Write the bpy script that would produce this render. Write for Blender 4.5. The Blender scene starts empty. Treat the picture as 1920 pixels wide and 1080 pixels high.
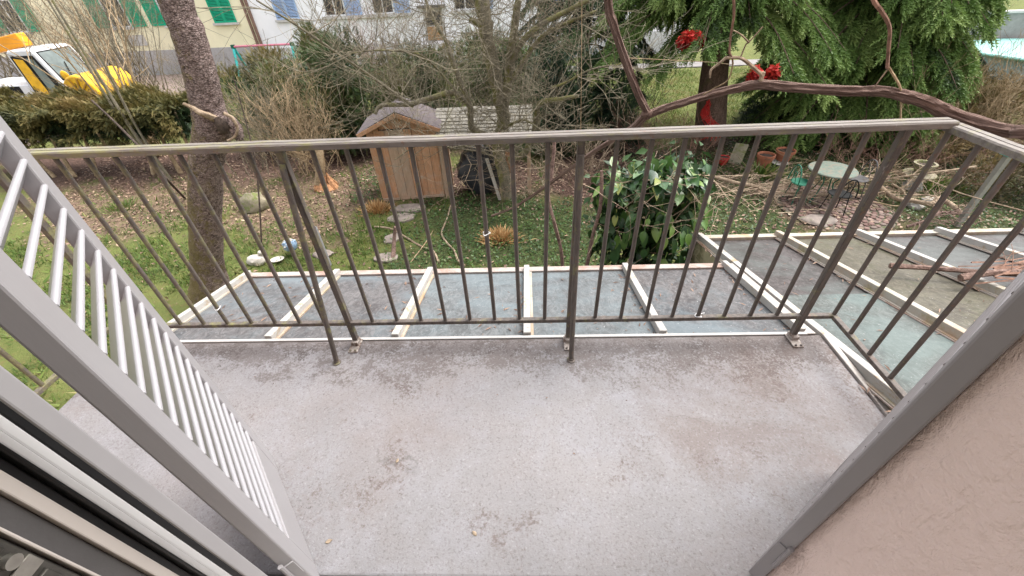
import bpy, math, random
import numpy as np
from mathutils import Vector, Matrix, noise
C = bpy.context.scene.collection
S = bpy.context.scene
R = math.radians
rng = random.Random(7)
nr = np.random.RandomState(11)

# ------------------------------------------------------------------ camera
cam_d = bpy.data.cameras.new('camera'); cam = bpy.data.objects.new('camera', cam_d); C.objects.link(cam)
S.camera = cam
cam_d.sensor_width = 36.0; cam_d.lens = 757.5/1920*36.0
cam_d.clip_start = 0.02; cam_d.clip_end = 600
def cam_matrix(pitch, roll, yaw):
    cp, sp = math.cos(pitch), math.sin(pitch)
    rt = Vector((math.cos(yaw), -math.sin(yaw), 0)); fw = Vector((math.sin(yaw)*cp, math.cos(yaw)*cp, -sp)); up = rt.cross(fw)
    c, s = math.cos(roll), math.sin(roll)
    r2 = rt*c+up*s; u2 = up*c-rt*s
    return Matrix(((r2.x, u2.x, -fw.x), (r2.y, u2.y, -fw.y), (r2.z, u2.z, -fw.z))).to_4x4()
EYE = 4.2
cam.matrix_world = Matrix.Translation((0, 0, EYE)) @ cam_matrix(R(38.846), R(-2.996), R(-3.097))
S.render.resolution_x = 1024; S.render.resolution_y = 576

# ------------------------------------------------------------------ world, sun, exposure (overcast)
SUN_EL, SUN_AZ = 60, 62          # azimuth from +y towards +x
w = bpy.data.worlds.new('World'); S.world = w; w.use_nodes = True
nt = w.node_tree; nt.nodes.clear()
sky = nt.nodes.new('ShaderNodeTexSky'); sky.sky_type = 'NISHITA'; sky.sun_disc = False
sky.sun_elevation = R(SUN_EL); sky.sun_rotation = R(SUN_AZ); sky.dust_density = 3.0; sky.air_density = 1.2
hs = nt.nodes.new('ShaderNodeHueSaturation'); hs.inputs['Saturation'].default_value = 0.18
bg = nt.nodes.new('ShaderNodeBackground'); bg.inputs['Strength'].default_value = 0.15
wo = nt.nodes.new('ShaderNodeOutputWorld')
nt.links.new(sky.outputs[0], hs.inputs['Color']); nt.links.new(hs.outputs[0], bg.inputs['Color']); nt.links.new(bg.outputs[0], wo.inputs['Surface'])
sl = bpy.data.lights.new('sun', 'SUN'); sl.energy = 1.4; sl.angle = R(40); sl.color = (1.0, 0.95, 0.89)
so = bpy.data.objects.new('sun', sl); C.objects.link(so)
sd = Vector((math.sin(R(SUN_AZ))*math.cos(R(SUN_EL)), math.cos(R(SUN_AZ))*math.cos(R(SUN_EL)), math.sin(R(SUN_EL))))
so.rotation_euler = sd.to_track_quat('Z', 'Y').to_euler(); so.location = (20, 10, 40)
S.view_settings.view_transform = 'Standard'; S.view_settings.look = 'None'
S.view_settings.gamma = 1.0; S.view_settings.use_curve_mapping = False
S.view_settings.exposure = 1.72

# ------------------------------------------------------------------ material helpers
class M:
    def __init__(s, name, rough=0.7, spec=0.3, metal=0.0):
        s.m = bpy.data.materials.new(name); s.m.use_nodes = True
        s.t = s.m.node_tree; s.n = s.t.nodes; s.b = s.n['Principled BSDF']
        s.b.inputs['Roughness'].default_value = rough; s.b.inputs['Specular IOR Level'].default_value = spec
        s.b.inputs['Metallic'].default_value = metal; s._tc = None
    def node(s, ty, **kw):
        n = s.n.new(ty)
        for k, v in kw.items(): setattr(n, k, v)
        return n
    def link(s, a, b): s.t.links.new(a, b)
    def co(s, scale=(1, 1, 1)):
        if s._tc is None: s._tc = s.node('ShaderNodeTexCoord').outputs['Object']
        if scale == (1, 1, 1): return s._tc
        mp = s.node('ShaderNodeMapping'); mp.inputs['Scale'].default_value = scale; s.link(s._tc, mp.inputs[0]); return mp.outputs[0]
    def noise(s, scale, detail=4, rough=0.6, st=(1, 1, 1), dist=0.0):
        n = s.node('ShaderNodeTexNoise'); n.inputs['Scale'].default_value = scale; n.inputs['Detail'].default_value = detail
        n.inputs['Roughness'].default_value = rough; n.inputs['Distortion'].default_value = dist; s.link(s.co(st), n.inputs['Vector']); return n.outputs['Fac']
    def vor(s, scale, feat='F1', out='Distance', st=(1, 1, 1)):
        n = s.node('ShaderNodeTexVoronoi'); n.feature = feat; n.inputs['Scale'].default_value = scale; s.link(s.co(st), n.inputs['Vector']); return n.outputs[out]
    def ramp(s, fac, stops, interp='LINEAR'):
        n = s.node('ShaderNodeValToRGB'); e = n.color_ramp.elements; n.color_ramp.interpolation = interp
        while len(e) < len(stops): e.new(0.5)
        for i, (p, c) in enumerate(stops):
            e[i].position = p; e[i].color = (*c, 1) if hasattr(c, '__len__') else (c, c, c, 1)
        s.link(fac, n.inputs[0]); return n.outputs[0]
    def mix(s, fac, a, b, mode='MIX'):
        n = s.node('ShaderNodeMixRGB'); n.blend_type = mode
        for v, i in ((fac, 0), (a, 1), (b, 2)):
            if hasattr(v, 'is_linked'): s.link(v, n.inputs[i])
            elif i == 0: n.inputs[0].default_value = v
            else: n.inputs[i].default_value = (*v, 1)
        return n.outputs[0]
    def math(s, op, a, b=0.0, clamp=False):
        n = s.node('ShaderNodeMath'); n.operation = op; n.use_clamp = clamp
        for v, i in ((a, 0), (b, 1)):
            if hasattr(v, 'is_linked'): s.link(v, n.inputs[i])
            else: n.inputs[i].default_value = v
        return n.outputs[0]
    def sep(s, st=(1, 1, 1)):
        n = s.node('ShaderNodeSeparateXYZ'); s.link(s.co(st), n.inputs[0]); return n.outputs
    def attr(s, name):
        n = s.node('ShaderNodeAttribute'); n.attribute_name = name; return n.outputs['Fac']
    def rnd(s): return s.node('ShaderNodeObjectInfo').outputs['Random']
    def color(s, c):
        if hasattr(c, 'is_linked'): s.link(c, s.b.inputs['Base Color'])
        else: s.b.inputs['Base Color'].default_value = (*c, 1)
        return s
    def roughness(s, c): s.link(c, s.b.inputs['Roughness']); return s
    def bump(s, h, strength=0.3, dist=0.01):
        n = s.node('ShaderNodeBump'); n.inputs['Strength'].default_value = strength; n.inputs['Distance'].default_value = dist
        s.link(h, n.inputs['Height']); s.link(n.outputs[0], s.b.inputs['Normal']); return s

def simple(name, c, rough=0.6, var=0.25, scale=8, spec=0.3, metal=0.0, bump=0.15, bscale=60, st=(1, 1, 1), dirt=None, dth=0.6):
    m = M(name, rough, spec, metal)
    c2 = tuple(x*(1-var) for x in c); c1 = tuple(min(1, x*(1+var*0.6)) for x in c)
    col = m.mix(m.ramp(m.noise(scale, 5, 0.65, st), [(0.3, 0), (0.7, 1)]), c2, c1)
    if dirt: col = m.mix(m.ramp(m.noise(scale*0.7, 8, 0.75, st, 0.5), [(dth, 0), (dth+0.08, 1)]), col, dirt)
    m.color(col)
    if bump: m.bump(m.noise(bscale, 3, 0.6, st), bump, 0.004)
    return m.m

def leafmat(name, stops, trans=0.25, rough=0.55, spec=0.25, varn=None):
    m = M(name, rough, spec)
    f = m.attr('tint') if varn is None else m.rnd()
    col = m.ramp(f, stops)
    col = m.mix(0.35, col, m.mix(m.noise(14, 2), (0.55, 0.55, 0.5), (1.25, 1.25, 1.2)), 'MULTIPLY')
    m.color(col)
    tr = m.node('ShaderNodeBsdfTranslucent'); m.link(col, tr.inputs[0])
    mx = m.node('ShaderNodeMixShader'); mx.inputs[0].default_value = trans
    m.link(m.b.outputs[0], mx.inputs[1]); m.link(tr.outputs[0], mx.inputs[2])
    m.link(mx.outputs[0], m.n['Material Output'].inputs['Surface'])
    return m.m

# --- balcony floor: worn grey deck paint with brown dirt
m = M('deck_paint', 0.62, 0.35)
base = m.mix(m.ramp(m.noise(1.7, 4, 0.6), [(0.35, 0), (0.65, 1)]), (0.176, 0.170, 0.175), (0.212, 0.200, 0.202))
base = m.mix(m.ramp(m.noise(5, 6, 0.75, (1, 1, 1), 0.4), [(0.46, 0), (0.72, 0.85)]), base, (0.232, 0.228, 0.244))
xyz = m.sep()
def edge(o, a, b):       # 0 at a, 1 at b
    n = m.node('ShaderNodeMapRange'); n.inputs[1].default_value = a; n.inputs[2].default_value = b; m.link(o, n.inputs[0]); n.clamp = True; return n.outputs[0]
# soiling gathers along the outer and the right kerb (position on the slab, plan metres)
e1 = edge(xyz[1], 0.95, 1.38); e2 = edge(xyz[0], 0.55, 1.4); e4 = edge(xyz[1], 0.35, 1.0)
gr = m.math('SUBTRACT', m.noise(95, 4, 0.7), 0.5)
def stain(broad, lo, hi, col, amt, grain=0.5):
    global base
    f_ = m.ramp(m.math('ADD', broad, m.math('MULTIPLY', gr, grain)), [(lo, 0), (hi, 1)])
    base = m.mix(m.math('MULTIPLY', f_, amt), base, col)
right = m.math('MULTIPLY', edge(xyz[0], 0.05, 1.0), edge(xyz[1], 0.45, 0.95))
stain(m.noise(0.9, 5, 0.62, (1, 1, 1), 0.2), 0.47, 0.66, (0.165, 0.132, 0.120), 0.55, 0.25)
stain(m.math('ADD', m.noise(2.3, 8, 0.72, (1, 1, 1), 0.4), m.math('MULTIPLY', right, 0.17)), 0.57, 0.77, (0.125, 0.092, 0.080), 0.6, 0.30)
stain(m.math('ADD', m.noise(4.5, 8, 0.75, (1, 1, 1), 0.3), m.math('MULTIPLY', m.math('MULTIPLY', edge(xyz[0], 0.55, 1.35), edge(xyz[1], 0.75, 1.3)), 0.16)), 0.60, 0.70, (0.10, 0.070, 0.060), 0.7, 0.5)
stain(m.math('ADD', m.noise(5.0, 8, 0.78, (1, 1.3, 1), 0.4), m.math('MULTIPLY', edge(xyz[1], 0.98, 1.40), 0.35)), 0.655, 0.77, (0.075, 0.055, 0.048), 0.65, 0.6)
stain(m.math('ADD', m.noise(11.0, 6, 0.8), m.math('MULTIPLY', edge(xyz[1], 1.18, 1.39), 0.22)), 0.70, 0.76, (0.055, 0.042, 0.037), 0.7, 0.7)
d4 = m.noise(7, 7, 0.8)
grit = m.ramp(m.noise(130, 3, 0.6), [(0.34, 0), (0.46, 1)])
base = m.mix(m.math('MULTIPLY', m.math('SUBTRACT', 1.0, grit), 0.45), base, (0.085, 0.07, 0.065))
lite = m.ramp(m.noise(110, 3, 0.6), [(0.58, 0), (0.70, 1)])
base = m.mix(m.math('MULTIPLY', lite, 0.22), base, (0.40, 0.39, 0.41))
vc = m.node('ShaderNodeTexVoronoi'); vc.feature = 'DISTANCE_TO_EDGE'; vc.inputs['Scale'].default_value = 1.4
nz = m.node('ShaderNodeTexNoise'); nz.inputs['Scale'].default_value = 3; nz.inputs['Detail'].default_value = 6
mxv = m.mix(0.35, m.co(), nz.outputs['Color']); m.link(m.co(), nz.inputs['Vector']); m.link(mxv, vc.inputs['Vector'])
crk = m.math('MULTIPLY', m.ramp(vc.outputs['Distance'], [(0.0, 1), (0.006, 0)]), m.ramp(m.noise(1.1, 2), [(0.52, 0), (0.6, 1)]))
base = m.mix(m.math('MULTIPLY', crk, 0.6), base, (0.08, 0.07, 0.065))
m.color(base); m.bump(m.math('ADD', m.noise(150, 3, 0.6), m.math('MULTIPLY', d4, -0.6)), 0.42, 0.004)
MAT_DECK = m.m

# --- grey paint of the shutters
m = M('shutter_paint', 0.38, 0.4)
c = m.mix(m.noise(3, 4, 0.6), (0.262, 0.250, 0.257), (0.306, 0.292, 0.30))
c = m.mix(m.ramp(m.noise(9, 8, 0.8, (1, 1, 0.4)), [(0.68, 0), (0.74, 0.5)]), c, (0.25, 0.235, 0.225))
c = m.mix(m.ramp(m.noise(23, 2, 0.5), [(0.79, 0), (0.80, 1)]), c, (0.33, 0.15, 0.06))
m.color(c); m.bump(m.noise(40, 4, 0.6, (1, 1, 0.15)), 0.12, 0.003); MAT_SHUT = m.m
m = M('slat_paint', 0.32, 0.45)
c = m.mix(m.noise(4, 4), (0.27, 0.262, 0.275), (0.32, 0.312, 0.326)); m.color(c); MAT_SLAT = m.m
m = M('shaded_shutter_paint', 0.5, 0.35)  # shutter grey painted darker for the edge turned away from the light
c = m.mix(m.noise(3, 5, 0.6), (0.205, 0.184, 0.185), (0.245, 0.222, 0.222)); m.color(c)
m.bump(m.noise(30, 4, 0.6, (1, 1, 0.2)), 0.15, 0.003); MAT_SHUT2 = m.m
MAT_JAMB = simple('jamb_paint', (0.30, 0.288, 0.294), 0.4, 0.06, 3, 0.4, bump=0)
MAT_WHITE = simple('white_frame_plastic', (0.72, 0.71, 0.71), 0.3, 0.06, 3, 0.45, bump=0)
MAT_BEIGE = simple('aged_frame_plastic', (0.55, 0.50, 0.46), 0.35, 0.1, 3, 0.4, bump=0)
MAT_RUB = simple('black_rubber_and_gap_shade', (0.012, 0.012, 0.013), 0.38, 0.3, 6, 0.4)
MAT_DGREY = simple('dark_frame_grey', (0.085, 0.08, 0.08), 0.5, 0.15, 4)
MAT_STEEL = simple('brushed_steel', (0.42, 0.40, 0.36), 0.3, 0.25, 20, 0.5, 0.9, bump=0.1)
MAT_DSTEEL = simple('dark_lock_metal', (0.10, 0.095, 0.085), 0.35, 0.35, 25, 0.5, 0.7)

# --- pink stucco
m = M('pink_stucco', 0.85, 0.2)
c = m.mix(m.noise(2.2, 4, 0.6), (0.62, 0.475, 0.425), (0.73, 0.57, 0.515))
c = m.mix(m.ramp(m.noise(6, 6, 0.7), [(0.6, 0), (0.72, 0.45)]), c, (0.40, 0.27, 0.25))
m.color(c)
h = m.math('ADD', m.noise(16, 5, 0.62, (1, 1, 0.7), 0.8), m.math('MULTIPLY', m.noise(60, 4, 0.65), 0.55))
h = m.math('ADD', h, m.math('MULTIPLY', m.ramp(m.noise(9, 3, 0.5, (1, 1, 0.12), 1.2), [(0.38, 0), (0.46, 1)]), 0.16))
m.bump(h, 1.0, 0.011); MAT_STUCCO = m.m

# --- weathered iron rail, moss on the left end
def railmat(name, a, b, moss_x0=-2.4, moss_x1=-0.3, top=False):
    m = M(name, 0.6, 0.35, 0.0)
    st = (0.6, 6, 6) if top else (6, 6, 0.6)
    c = m.mix(m.ramp(m.noise(9, 6, 0.75, st), [(0.3, 0), (0.7, 1)]), a, b)
    g = m.node('ShaderNodeNewGeometry'); sx = m.node('ShaderNodeSeparateXYZ'); m.link(g.outputs['Position'], sx.inputs[0])
    mr = m.node('ShaderNodeMapRange'); mr.clamp = True; m.link(sx.outputs[0], mr.inputs[0]); mr.inputs[1].default_value = moss_x1; mr.inputs[2].default_value = moss_x0
    f = m.ramp(m.math('ADD', m.noise(16, 7, 0.75, (0.7, 2, 2) if top else (1, 1, 1)), m.math('MULTIPLY', mr.outputs[0], 0.22 if top else 0.13)), [(0.55, 0), (0.70, 1)])
    c = m.mix(m.math('MULTIPLY', f, 0.8), c, (0.20, 0.19, 0.075))
    f2 = m.ramp(m.noise(30, 6, 0.8), [(0.58, 0), (0.66, 1)]); c = m.mix(m.math('MULTIPLY', f2, 0.6), c, (0.17, 0.085, 0.05)); f3 = m.ramp(m.noise(24, 6, 0.8, (1, 1, 0.4)), [(0.63, 0), (0.68, 1)]); c = m.mix(m.math('MULTIPLY', f3, 0.6), c, (0.27, 0.25, 0.235))
    m.color(c); m.bump(m.noise(40, 5, 0.7, st), 0.5, 0.003); return m.m
MAT_IRON = railmat('weathered_iron', (0.055, 0.045, 0.04), (0.15, 0.125, 0.11))
MAT_RAILTOP = railmat('weathered_handrail', (0.095, 0.08, 0.069), (0.22, 0.195, 0.175), top=True)
MAT_BRACKET = simple('painted_bracket', (0.32, 0.28, 0.255), 0.7, 0.4, 30, dirt=(0.12, 0.08, 0.06), dth=0.5)

# --- roof glass, dirty patterned
def glassmat(name, a, b, dirt, dth, blue=(0.30, 0.40, 0.45), ba=0.5, streak=(1, 1, 1)):
    m = M(name, 0.4, 0.10)
    c = m.mix(m.ramp(m.noise(2.2, 6, 0.65, streak), [(0.35, 0), (0.65, 1)]), a, b)
    f = m.ramp(m.noise(3.4, 7, 0.75, (1, 0.7, 1), 0.8), [(0.48, 0), (0.66, 1)])
    c = m.mix(m.math('MULTIPLY', f, ba), c, blue)
    f = m.ramp(m.noise(3.0, 8, 0.75, (1.4, 0.8, 1), 0.5), [(dth, 0), (dth+0.16, 1)])
    c = m.mix(m.math('MULTIPLY', f, 0.7), c, dirt)
    wv = m.noise(15, 6, 0.8, (1.3, 0.8, 1), 2.2)
    c = m.mix(m.math('MULTIPLY', m.ramp(wv, [(0.50, 0), (0.58, 1)]), 0.38), c, tuple(min(1, x*1.75) for x in b))
    c = m.mix(m.math('MULTIPLY', m.ramp(wv, [(0.38, 1), (0.46, 0)]), 0.5), c, tuple(x*0.55 for x in a))
    lg = m.noise(1.1, 4, 0.6, (1.0, 1.6, 1), 0.8); c = m.mix(m.math('MULTIPLY', m.ramp(lg, [(0.48, 0), (0.62, 1)]), 0.55), c, tuple(x*1.3 for x in blue))
    sp = m.ramp(m.noise(70, 3, 0.7), [(0.66, 0), (0.72, 1)]); c = m.mix(m.math('MULTIPLY', sp, 0.5), c, (0.55, 0.55, 0.56))
    sp = m.ramp(m.noise(45, 4, 0.75), [(0.64, 0), (0.72, 1)]); c = m.mix(m.math('MULTIPLY', sp, 0.35), c, (0.07, 0.06, 0.05))
    m.color(c)
    m.roughness(m.ramp(m.noise(5, 5, 0.7), [(0.3, 0.32), (0.7, 0.65)]))
    m.bump(m.math('ADD', m.noise(22, 3, 0.5, (1, 0.6, 1)), m.math('MULTIPLY', m.noise(60, 2, 0.5), 0.4)), 0.22, 0.008)
    return m.m
MAT_GLASS = [glassmat('pane_glass_grey', (0.067, 0.064, 0.066), (0.112, 0.106, 0.106), (0.053, 0.045, 0.042), 0.5, (0.117, 0.145, 0.159)),
             glassmat('pane_glass_blue', (0.081, 0.084, 0.086), (0.119, 0.124, 0.126), (0.074, 0.066, 0.065), 0.54, (0.120, 0.145, 0.155), 0.6)]
MAT_GLASSN = glassmat('pane_glass_aqua', (0.070, 0.076, 0.073), (0.105, 0.116, 0.110), (0.065, 0.06, 0.054), 0.5, (0.095, 0.122, 0.117), 0.5)
MAT_GLASSR = [glassmat('pane_glass_dark', (0.049, 0.043, 0.041), (0.082, 0.072, 0.071), (0.044, 0.038, 0.035), 0.46, (0.082, 0.092, 0.088), 0.4),
              glassmat('pane_glass_olive', (0.063, 0.055, 0.042), (0.100, 0.090, 0.069), (0.069, 0.071, 0.039), 0.48, (0.082, 0.079, 0.059), 0.4)]
m = M('peeling_white_paint', 0.75, 0.15)
c = m.mix(m.noise(6, 5, 0.7), (0.30, 0.285, 0.265), (0.42, 0.405, 0.385))
f = m.ramp(m.noise(11, 8, 0.8, (1, 0.6, 1), 0.4), [(0.54, 0), (0.62, 1)]); c = m.mix(m.math('MULTIPLY', f, 0.75), c, (0.27, 0.185, 0.10))
f = m.ramp(m.noise(15, 7, 0.8), [(0.60, 0), (0.66, 1)]); c = m.mix(m.math('MULTIPLY', f, 0.7), c, (0.13, 0.105, 0.085))
f = m.ramp(m.noise(2.4, 5, 0.7), [(0.55, 0), (0.68, 1)]); c = m.mix(m.math('MULTIPLY', f, 0.3), c, (0.27, 0.24, 0.14))
m.color(c); m.bump(m.noise(50, 5, 0.75), 0.5, 0.004); MAT_BARW = m.m
m = M('rusty_white_paint', 0.75, 0.2)
c = m.mix(m.noise(6, 5, 0.7), (0.30, 0.275, 0.235), (0.40, 0.375, 0.33))
f = m.ramp(m.noise(3.2, 7, 0.75, (1, 0.5, 1)), [(0.47, 0), (0.64, 1)]); c = m.mix(m.math('MULTIPLY', f, 0.7), c, (0.33, 0.18, 0.085))
f = m.ramp(m.noise(5, 7, 0.8), [(0.53, 0), (0.66, 1)]); c = m.mix(m.math('MULTIPLY', f, 0.7), c, (0.22, 0.20, 0.08))
m.color(c); m.bump(m.noise(50, 5, 0.75), 0.5, 0.004); MAT_BARR = m.m
m = M('eave_wood', 0.8, 0.2)
c = m.mix(m.noise(5, 6, 0.7), (0.26, 0.22, 0.20), (0.38, 0.345, 0.32))
f = m.ramp(m.noise(3, 7, 0.8, (1, 1, 1), 0.4), [(0.45, 0), (0.58, 1)]); c = m.mix(m.math('MULTIPLY', f, 0.8), c, (0.24, 0.145, 0.11))
m.color(c); m.bump(m.noise(40, 5, 0.75), 0.4, 0.004); MAT_EAVE = m.m
MAT_TRIM = simple('white_flashing', (0.38, 0.37, 0.36), 0.5, 0.15, 6, dirt=(0.3, 0.26, 0.23), dth=0.66)
MAT_ZINC = simple('zinc_flashing', (0.32, 0.29, 0.27), 0.55, 0.3, 7, 0.4, 0.2, dirt=(0.13, 0.10, 0.085), dth=0.58)
MAT_SLAB = simple('slab_edge_concrete', (0.26, 0.235, 0.22), 0.9, 0.35, 9, dirt=(0.10, 0.08, 0.065), dth=0.55)

# --- bark and wood
def barkmat(name, a, b, st=(1, 1, 0.3), scale=14, moss=None, mth=0.55, bs=0.8, bd=0.02):
    m = M(name, 0.9, 0.15)
    c = m.mix(m.ramp(m.noise(scale, 7, 0.75, st), [(0.33, 0), (0.66, 1)]), a, b)
    c = m.mix(m.ramp(m.noise(scale*3, 5, 0.7), [(0.35, 0.6), (0.55, 0)]), c, tuple(x*0.35 for x in a))
    if moss:
        g = m.node('ShaderNodeNewGeometry'); sx = m.node('ShaderNodeSeparateXYZ'); m.link(g.outputs['Normal'], sx.inputs[0])
        f = m.ramp(m.math('ADD', m.noise(3.5, 7, 0.75), m.math('MULTIPLY', sx.outputs[0], -0.10)), [(mth, 0), (mth+0.12, 1)])
        c = m.mix(m.math('MULTIPLY', f, 0.75), c, moss)
    m.color(c); m.bump(m.noise(scale*1.6, 6, 0.75, st), bs, bd); return m.m
m = M('cherry_bark', 0.9, 0.15)
v1 = m.vor(30, 'DISTANCE_TO_EDGE', 'Distance', (1, 1, 1.5)); nn = m.noise(26, 7, 0.8, (1, 1, 1.6), 0.6)
c = m.mix(m.ramp(m.noise(11, 7, 0.8, (1, 1, 1.4), 0.5), [(0.36, 0), (0.62, 1)]), (0.17, 0.115, 0.10), (0.48, 0.37, 0.34))
c = m.mix(m.ramp(nn, [(0.42, 0.8), (0.50, 0)]), c, (0.035, 0.022, 0.02)); c = m.mix(m.ramp(nn, [(0.58, 0), (0.68, 0.8)]), c, (0.46, 0.36, 0.33))
c = m.mix(m.ramp(v1, [(0.0, 0.6), (0.12, 0)]), c, (0.04, 0.026, 0.023))
g_ = m.node('ShaderNodeNewGeometry'); sx = m.node('ShaderNodeSeparateXYZ'); m.link(g_.outputs['Normal'], sx.inputs[0]); sz = m.sep()
lowz = m.math('MULTIPLY', edge(sz[2], 2.9, 0.8), 0.15)
f = m.ramp(m.math('ADD', m.math('ADD', m.noise(5, 8, 0.8), m.math('MULTIPLY', sx.outputs[0], -0.13)), lowz), [(0.54, 0), (0.66, 1)])
c = m.mix(m.math('MULTIPLY', f, 0.75), c, m.mix(m.noise(40, 4, 0.7), (0.10, 0.08, 0.025), (0.30, 0.24, 0.075))); m.color(c)
m.bump(m.math('ADD', nn, m.math('MULTIPLY', m.ramp(v1, [(0, 0), (0.2, 1)]), 0.5)), 1.0, 0.03); MAT_BARK = m.m
MAT_BARKF = barkmat('mossy_fruit_bark', (0.10, 0.085, 0.06), (0.235, 0.205, 0.15), (1, 1, 0.4), 18, (0.17, 0.165, 0.05), 0.47)
MAT_BARKS = barkmat('spruce_bark', (0.085, 0.055, 0.042), (0.20, 0.135, 0.105), (1, 1, 0.35), 12, (0.10, 0.09, 0.045), 0.62)
MAT_CANE = barkmat('vine_bark', (0.085, 0.052, 0.042), (0.30, 0.205, 0.17), (1, 1, 1), 26, None, bs=0.9, bd=0.01)
m = M('vine_bark', 0.9, 0.15); m._tc = m.node('ShaderNodeTexCoord').outputs['UV']
fb = m.noise(1.0, 7, 0.75, (26, 5, 1), 0.4)
c = m.mix(m.ramp(fb, [(0.36, 0), (0.64, 1)]), (0.075, 0.045, 0.037), (0.30, 0.205, 0.17)); c = m.mix(m.ramp(fb, [(0.62, 0), (0.74, 0.8)]), c, (0.46, 0.37, 0.32))
c = m.mix(m.ramp(m.noise(1.0, 4, 0.6, (3, 7, 1)), [(0.5, 0), (0.7, 0.6)]), c, (0.11, 0.06, 0.048)); m.color(c); m.bump(fb, 1.0, 0.012); MAT_VINE = m.m
MAT_TWIG = barkmat('bare_twigs', (0.12, 0.10, 0.07), (0.30, 0.26, 0.19), (1, 1, 1), 9, None, bs=0.2)
MAT_TWIGR = barkmat('reddish_twigs', (0.15, 0.085, 0.06), (0.33, 0.20, 0.15), (1, 1, 1), 9, None, bs=0.2)
MAT_TWIGT = barkmat('tan_twigs', (0.24, 0.165, 0.095), (0.44, 0.34, 0.22), (1, 1, 1), 7, None, bs=0.2)
MAT_TWIGP = barkmat('pale_dead_wood', (0.22, 0.155, 0.105), (0.42, 0.33, 0.24), (1, 1, 1), 8, None, bs=0.3)
MAT_DARKW = barkmat('dark_stick', (0.04, 0.03, 0.026), (0.10, 0.075, 0.06), (1, 1, 1), 10, None, bs=0.3)
def woodmat(name, a, b, st=(6, 6, 0.5), bot=None):
    m = M(name, 0.75, 0.2)
    c = m.mix(m.ramp(m.noise(7, 6, 0.7, st, 0.4), [(0.3, 0), (0.7, 1)]), a, b)
    c = m.mix(m.math('MULTIPLY', m.rnd(), 0.35), c, tuple(x*0.6 for x in a))
    if bot:
        f = m.ramp(m.math('ADD', m.noise(5, 6, 0.7), 0.0), [(0.5, 0), (0.68, 0.7)]); c = m.mix(f, c, bot)
    if bot:
        zz = m.sep()[2]; fz = m.ramp(m.math('ADD', m.math('MULTIPLY', edge(zz, 0.55, 0.05), 0.35), m.math('MULTIPLY', m.noise(9, 6, 0.75, (1, 1, 0.4)), 0.6)), [(0.40, 0), (0.64, 0.55)])
        c = m.mix(fz, c, (0.17, 0.145, 0.085)); c = m.mix(m.ramp(m.noise(26, 2, 0.5, (1, 1, 0.5)), [(0.73, 0), (0.77, 0.7)]), c, (0.13, 0.07, 0.04))
    m.color(c); m.bump(m.noise(20, 5, 0.7, st), 0.35, 0.004); return m.m
MAT_SHEDW = woodmat('larch_boards', (0.42, 0.20, 0.105), (0.60, 0.35, 0.21), bot=(0.43, 0.33, 0.26))
MAT_SHEDG = woodmat('greyed_boards', (0.37, 0.24, 0.165), (0.54, 0.385, 0.28), bot=(0.34, 0.30, 0.25))
MAT_STUMP = simple('split_orange_wood', (0.42, 0.215, 0.105), 0.85, 0.6, 14, bump=0.6, bscale=30)
MAT_FELT = simple('roofing_felt', (0.095, 0.078, 0.08), 0.9, 0.3, 10, bump=0.4, bscale=120, dirt=(0.12, 0.11, 0.075), dth=0.56)
MAT_GSHING = woodmat('grey_shingle', (0.13, 0.12, 0.105), (0.30, 0.285, 0.26), (8, 0.8, 8), bot=(0.17, 0.165, 0.08))
MAT_TARP = simple('black_tarp', (0.025, 0.027, 0.032), 0.45, 0.4, 4, 0.4)

MAT_ROOM = simple('room_plaster', (0.80, 0.79, 0.77), 0.9, 0.05, 2)
# --- house colours
MAT_YWALL = simple('yellow_render', (0.88, 0.80, 0.57), 0.9, 0.08, 1.0, bump=0.1)
MAT_WWALL = simple('white_render', (0.90, 0.88, 0.91), 0.9, 0.06, 1.0, bump=0.1)
MAT_PLINTH = simple('grey_plinth', (0.44, 0.415, 0.42), 0.9, 0.15, 1.5, bump=0.2, dirt=(0.24, 0.22, 0.21), dth=0.58)
MAT_PLINTHW = simple('pale_plinth', (0.60, 0.585, 0.60), 0.9, 0.1, 1.5, bump=0.2)
MAT_GSHUT = simple('green_shutter_paint', (0.012, 0.36, 0.20), 0.5, 0.15, 4, bump=0)
MAT_BSHUT = simple('blue_shutter_paint', (0.34, 0.46, 0.68), 0.5, 0.12, 4, bump=0)
MAT_SILL = simple('sill_stone', (0.55, 0.52, 0.50), 0.8, 0.15, 6)
MAT_PANE = simple('window_pane', (0.055, 0.055, 0.06), 0.1, 0.5, 1.0, 0.5, bump=0)
MAT_PIPE = simple('brown_downpipe', (0.22, 0.13, 0.10), 0.5, 0.2, 4)
MAT_DOORW = simple('varnished_door', (0.42, 0.22, 0.09), 0.5, 0.2, 5)
MAT_TILES = simple('roof_tile', (0.25, 0.12, 0.08), 0.85, 0.3, 4)
MAT_PINK = simple('pink_bar_paint', (0.62, 0.20, 0.28), 0.5, 0.15, 4)
MAT_TEAL = simple('teal_paint', (0.05, 0.42, 0.40), 0.5, 0.2, 4)
MAT_TEALC = simple('pale_teal_cover', (0.22, 0.45, 0.41), 0.45, 0.2, 3, dirt=(0.3, 0.35, 0.33), dth=0.6)
MAT_TEALP = simple('pool_water_blue', (0.28, 0.36, 0.42), 0.15, 0.2, 2, 0.5)
MAT_YEL = simple('yellow_machine_paint', (0.66, 0.37, 0.015), 0.45, 0.3, 3, dirt=(0.30, 0.16, 0.04), dth=0.54)
MAT_RIB = simple('worn_rib_paint', (0.30, 0.15, 0.02), 0.5, 0.3, 4)
MAT_ORA = simple('orange_boom_paint', (0.75, 0.30, 0.02), 0.4, 0.15, 3)
MAT_CABW = simple('white_cab_paint', (0.55, 0.55, 0.57), 0.35, 0.08, 3, 0.5)
MAT_CABG = simple('cab_glass', (0.16, 0.19, 0.19), 0.08, 0.4, 2, 0.6, bump=0)
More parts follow.
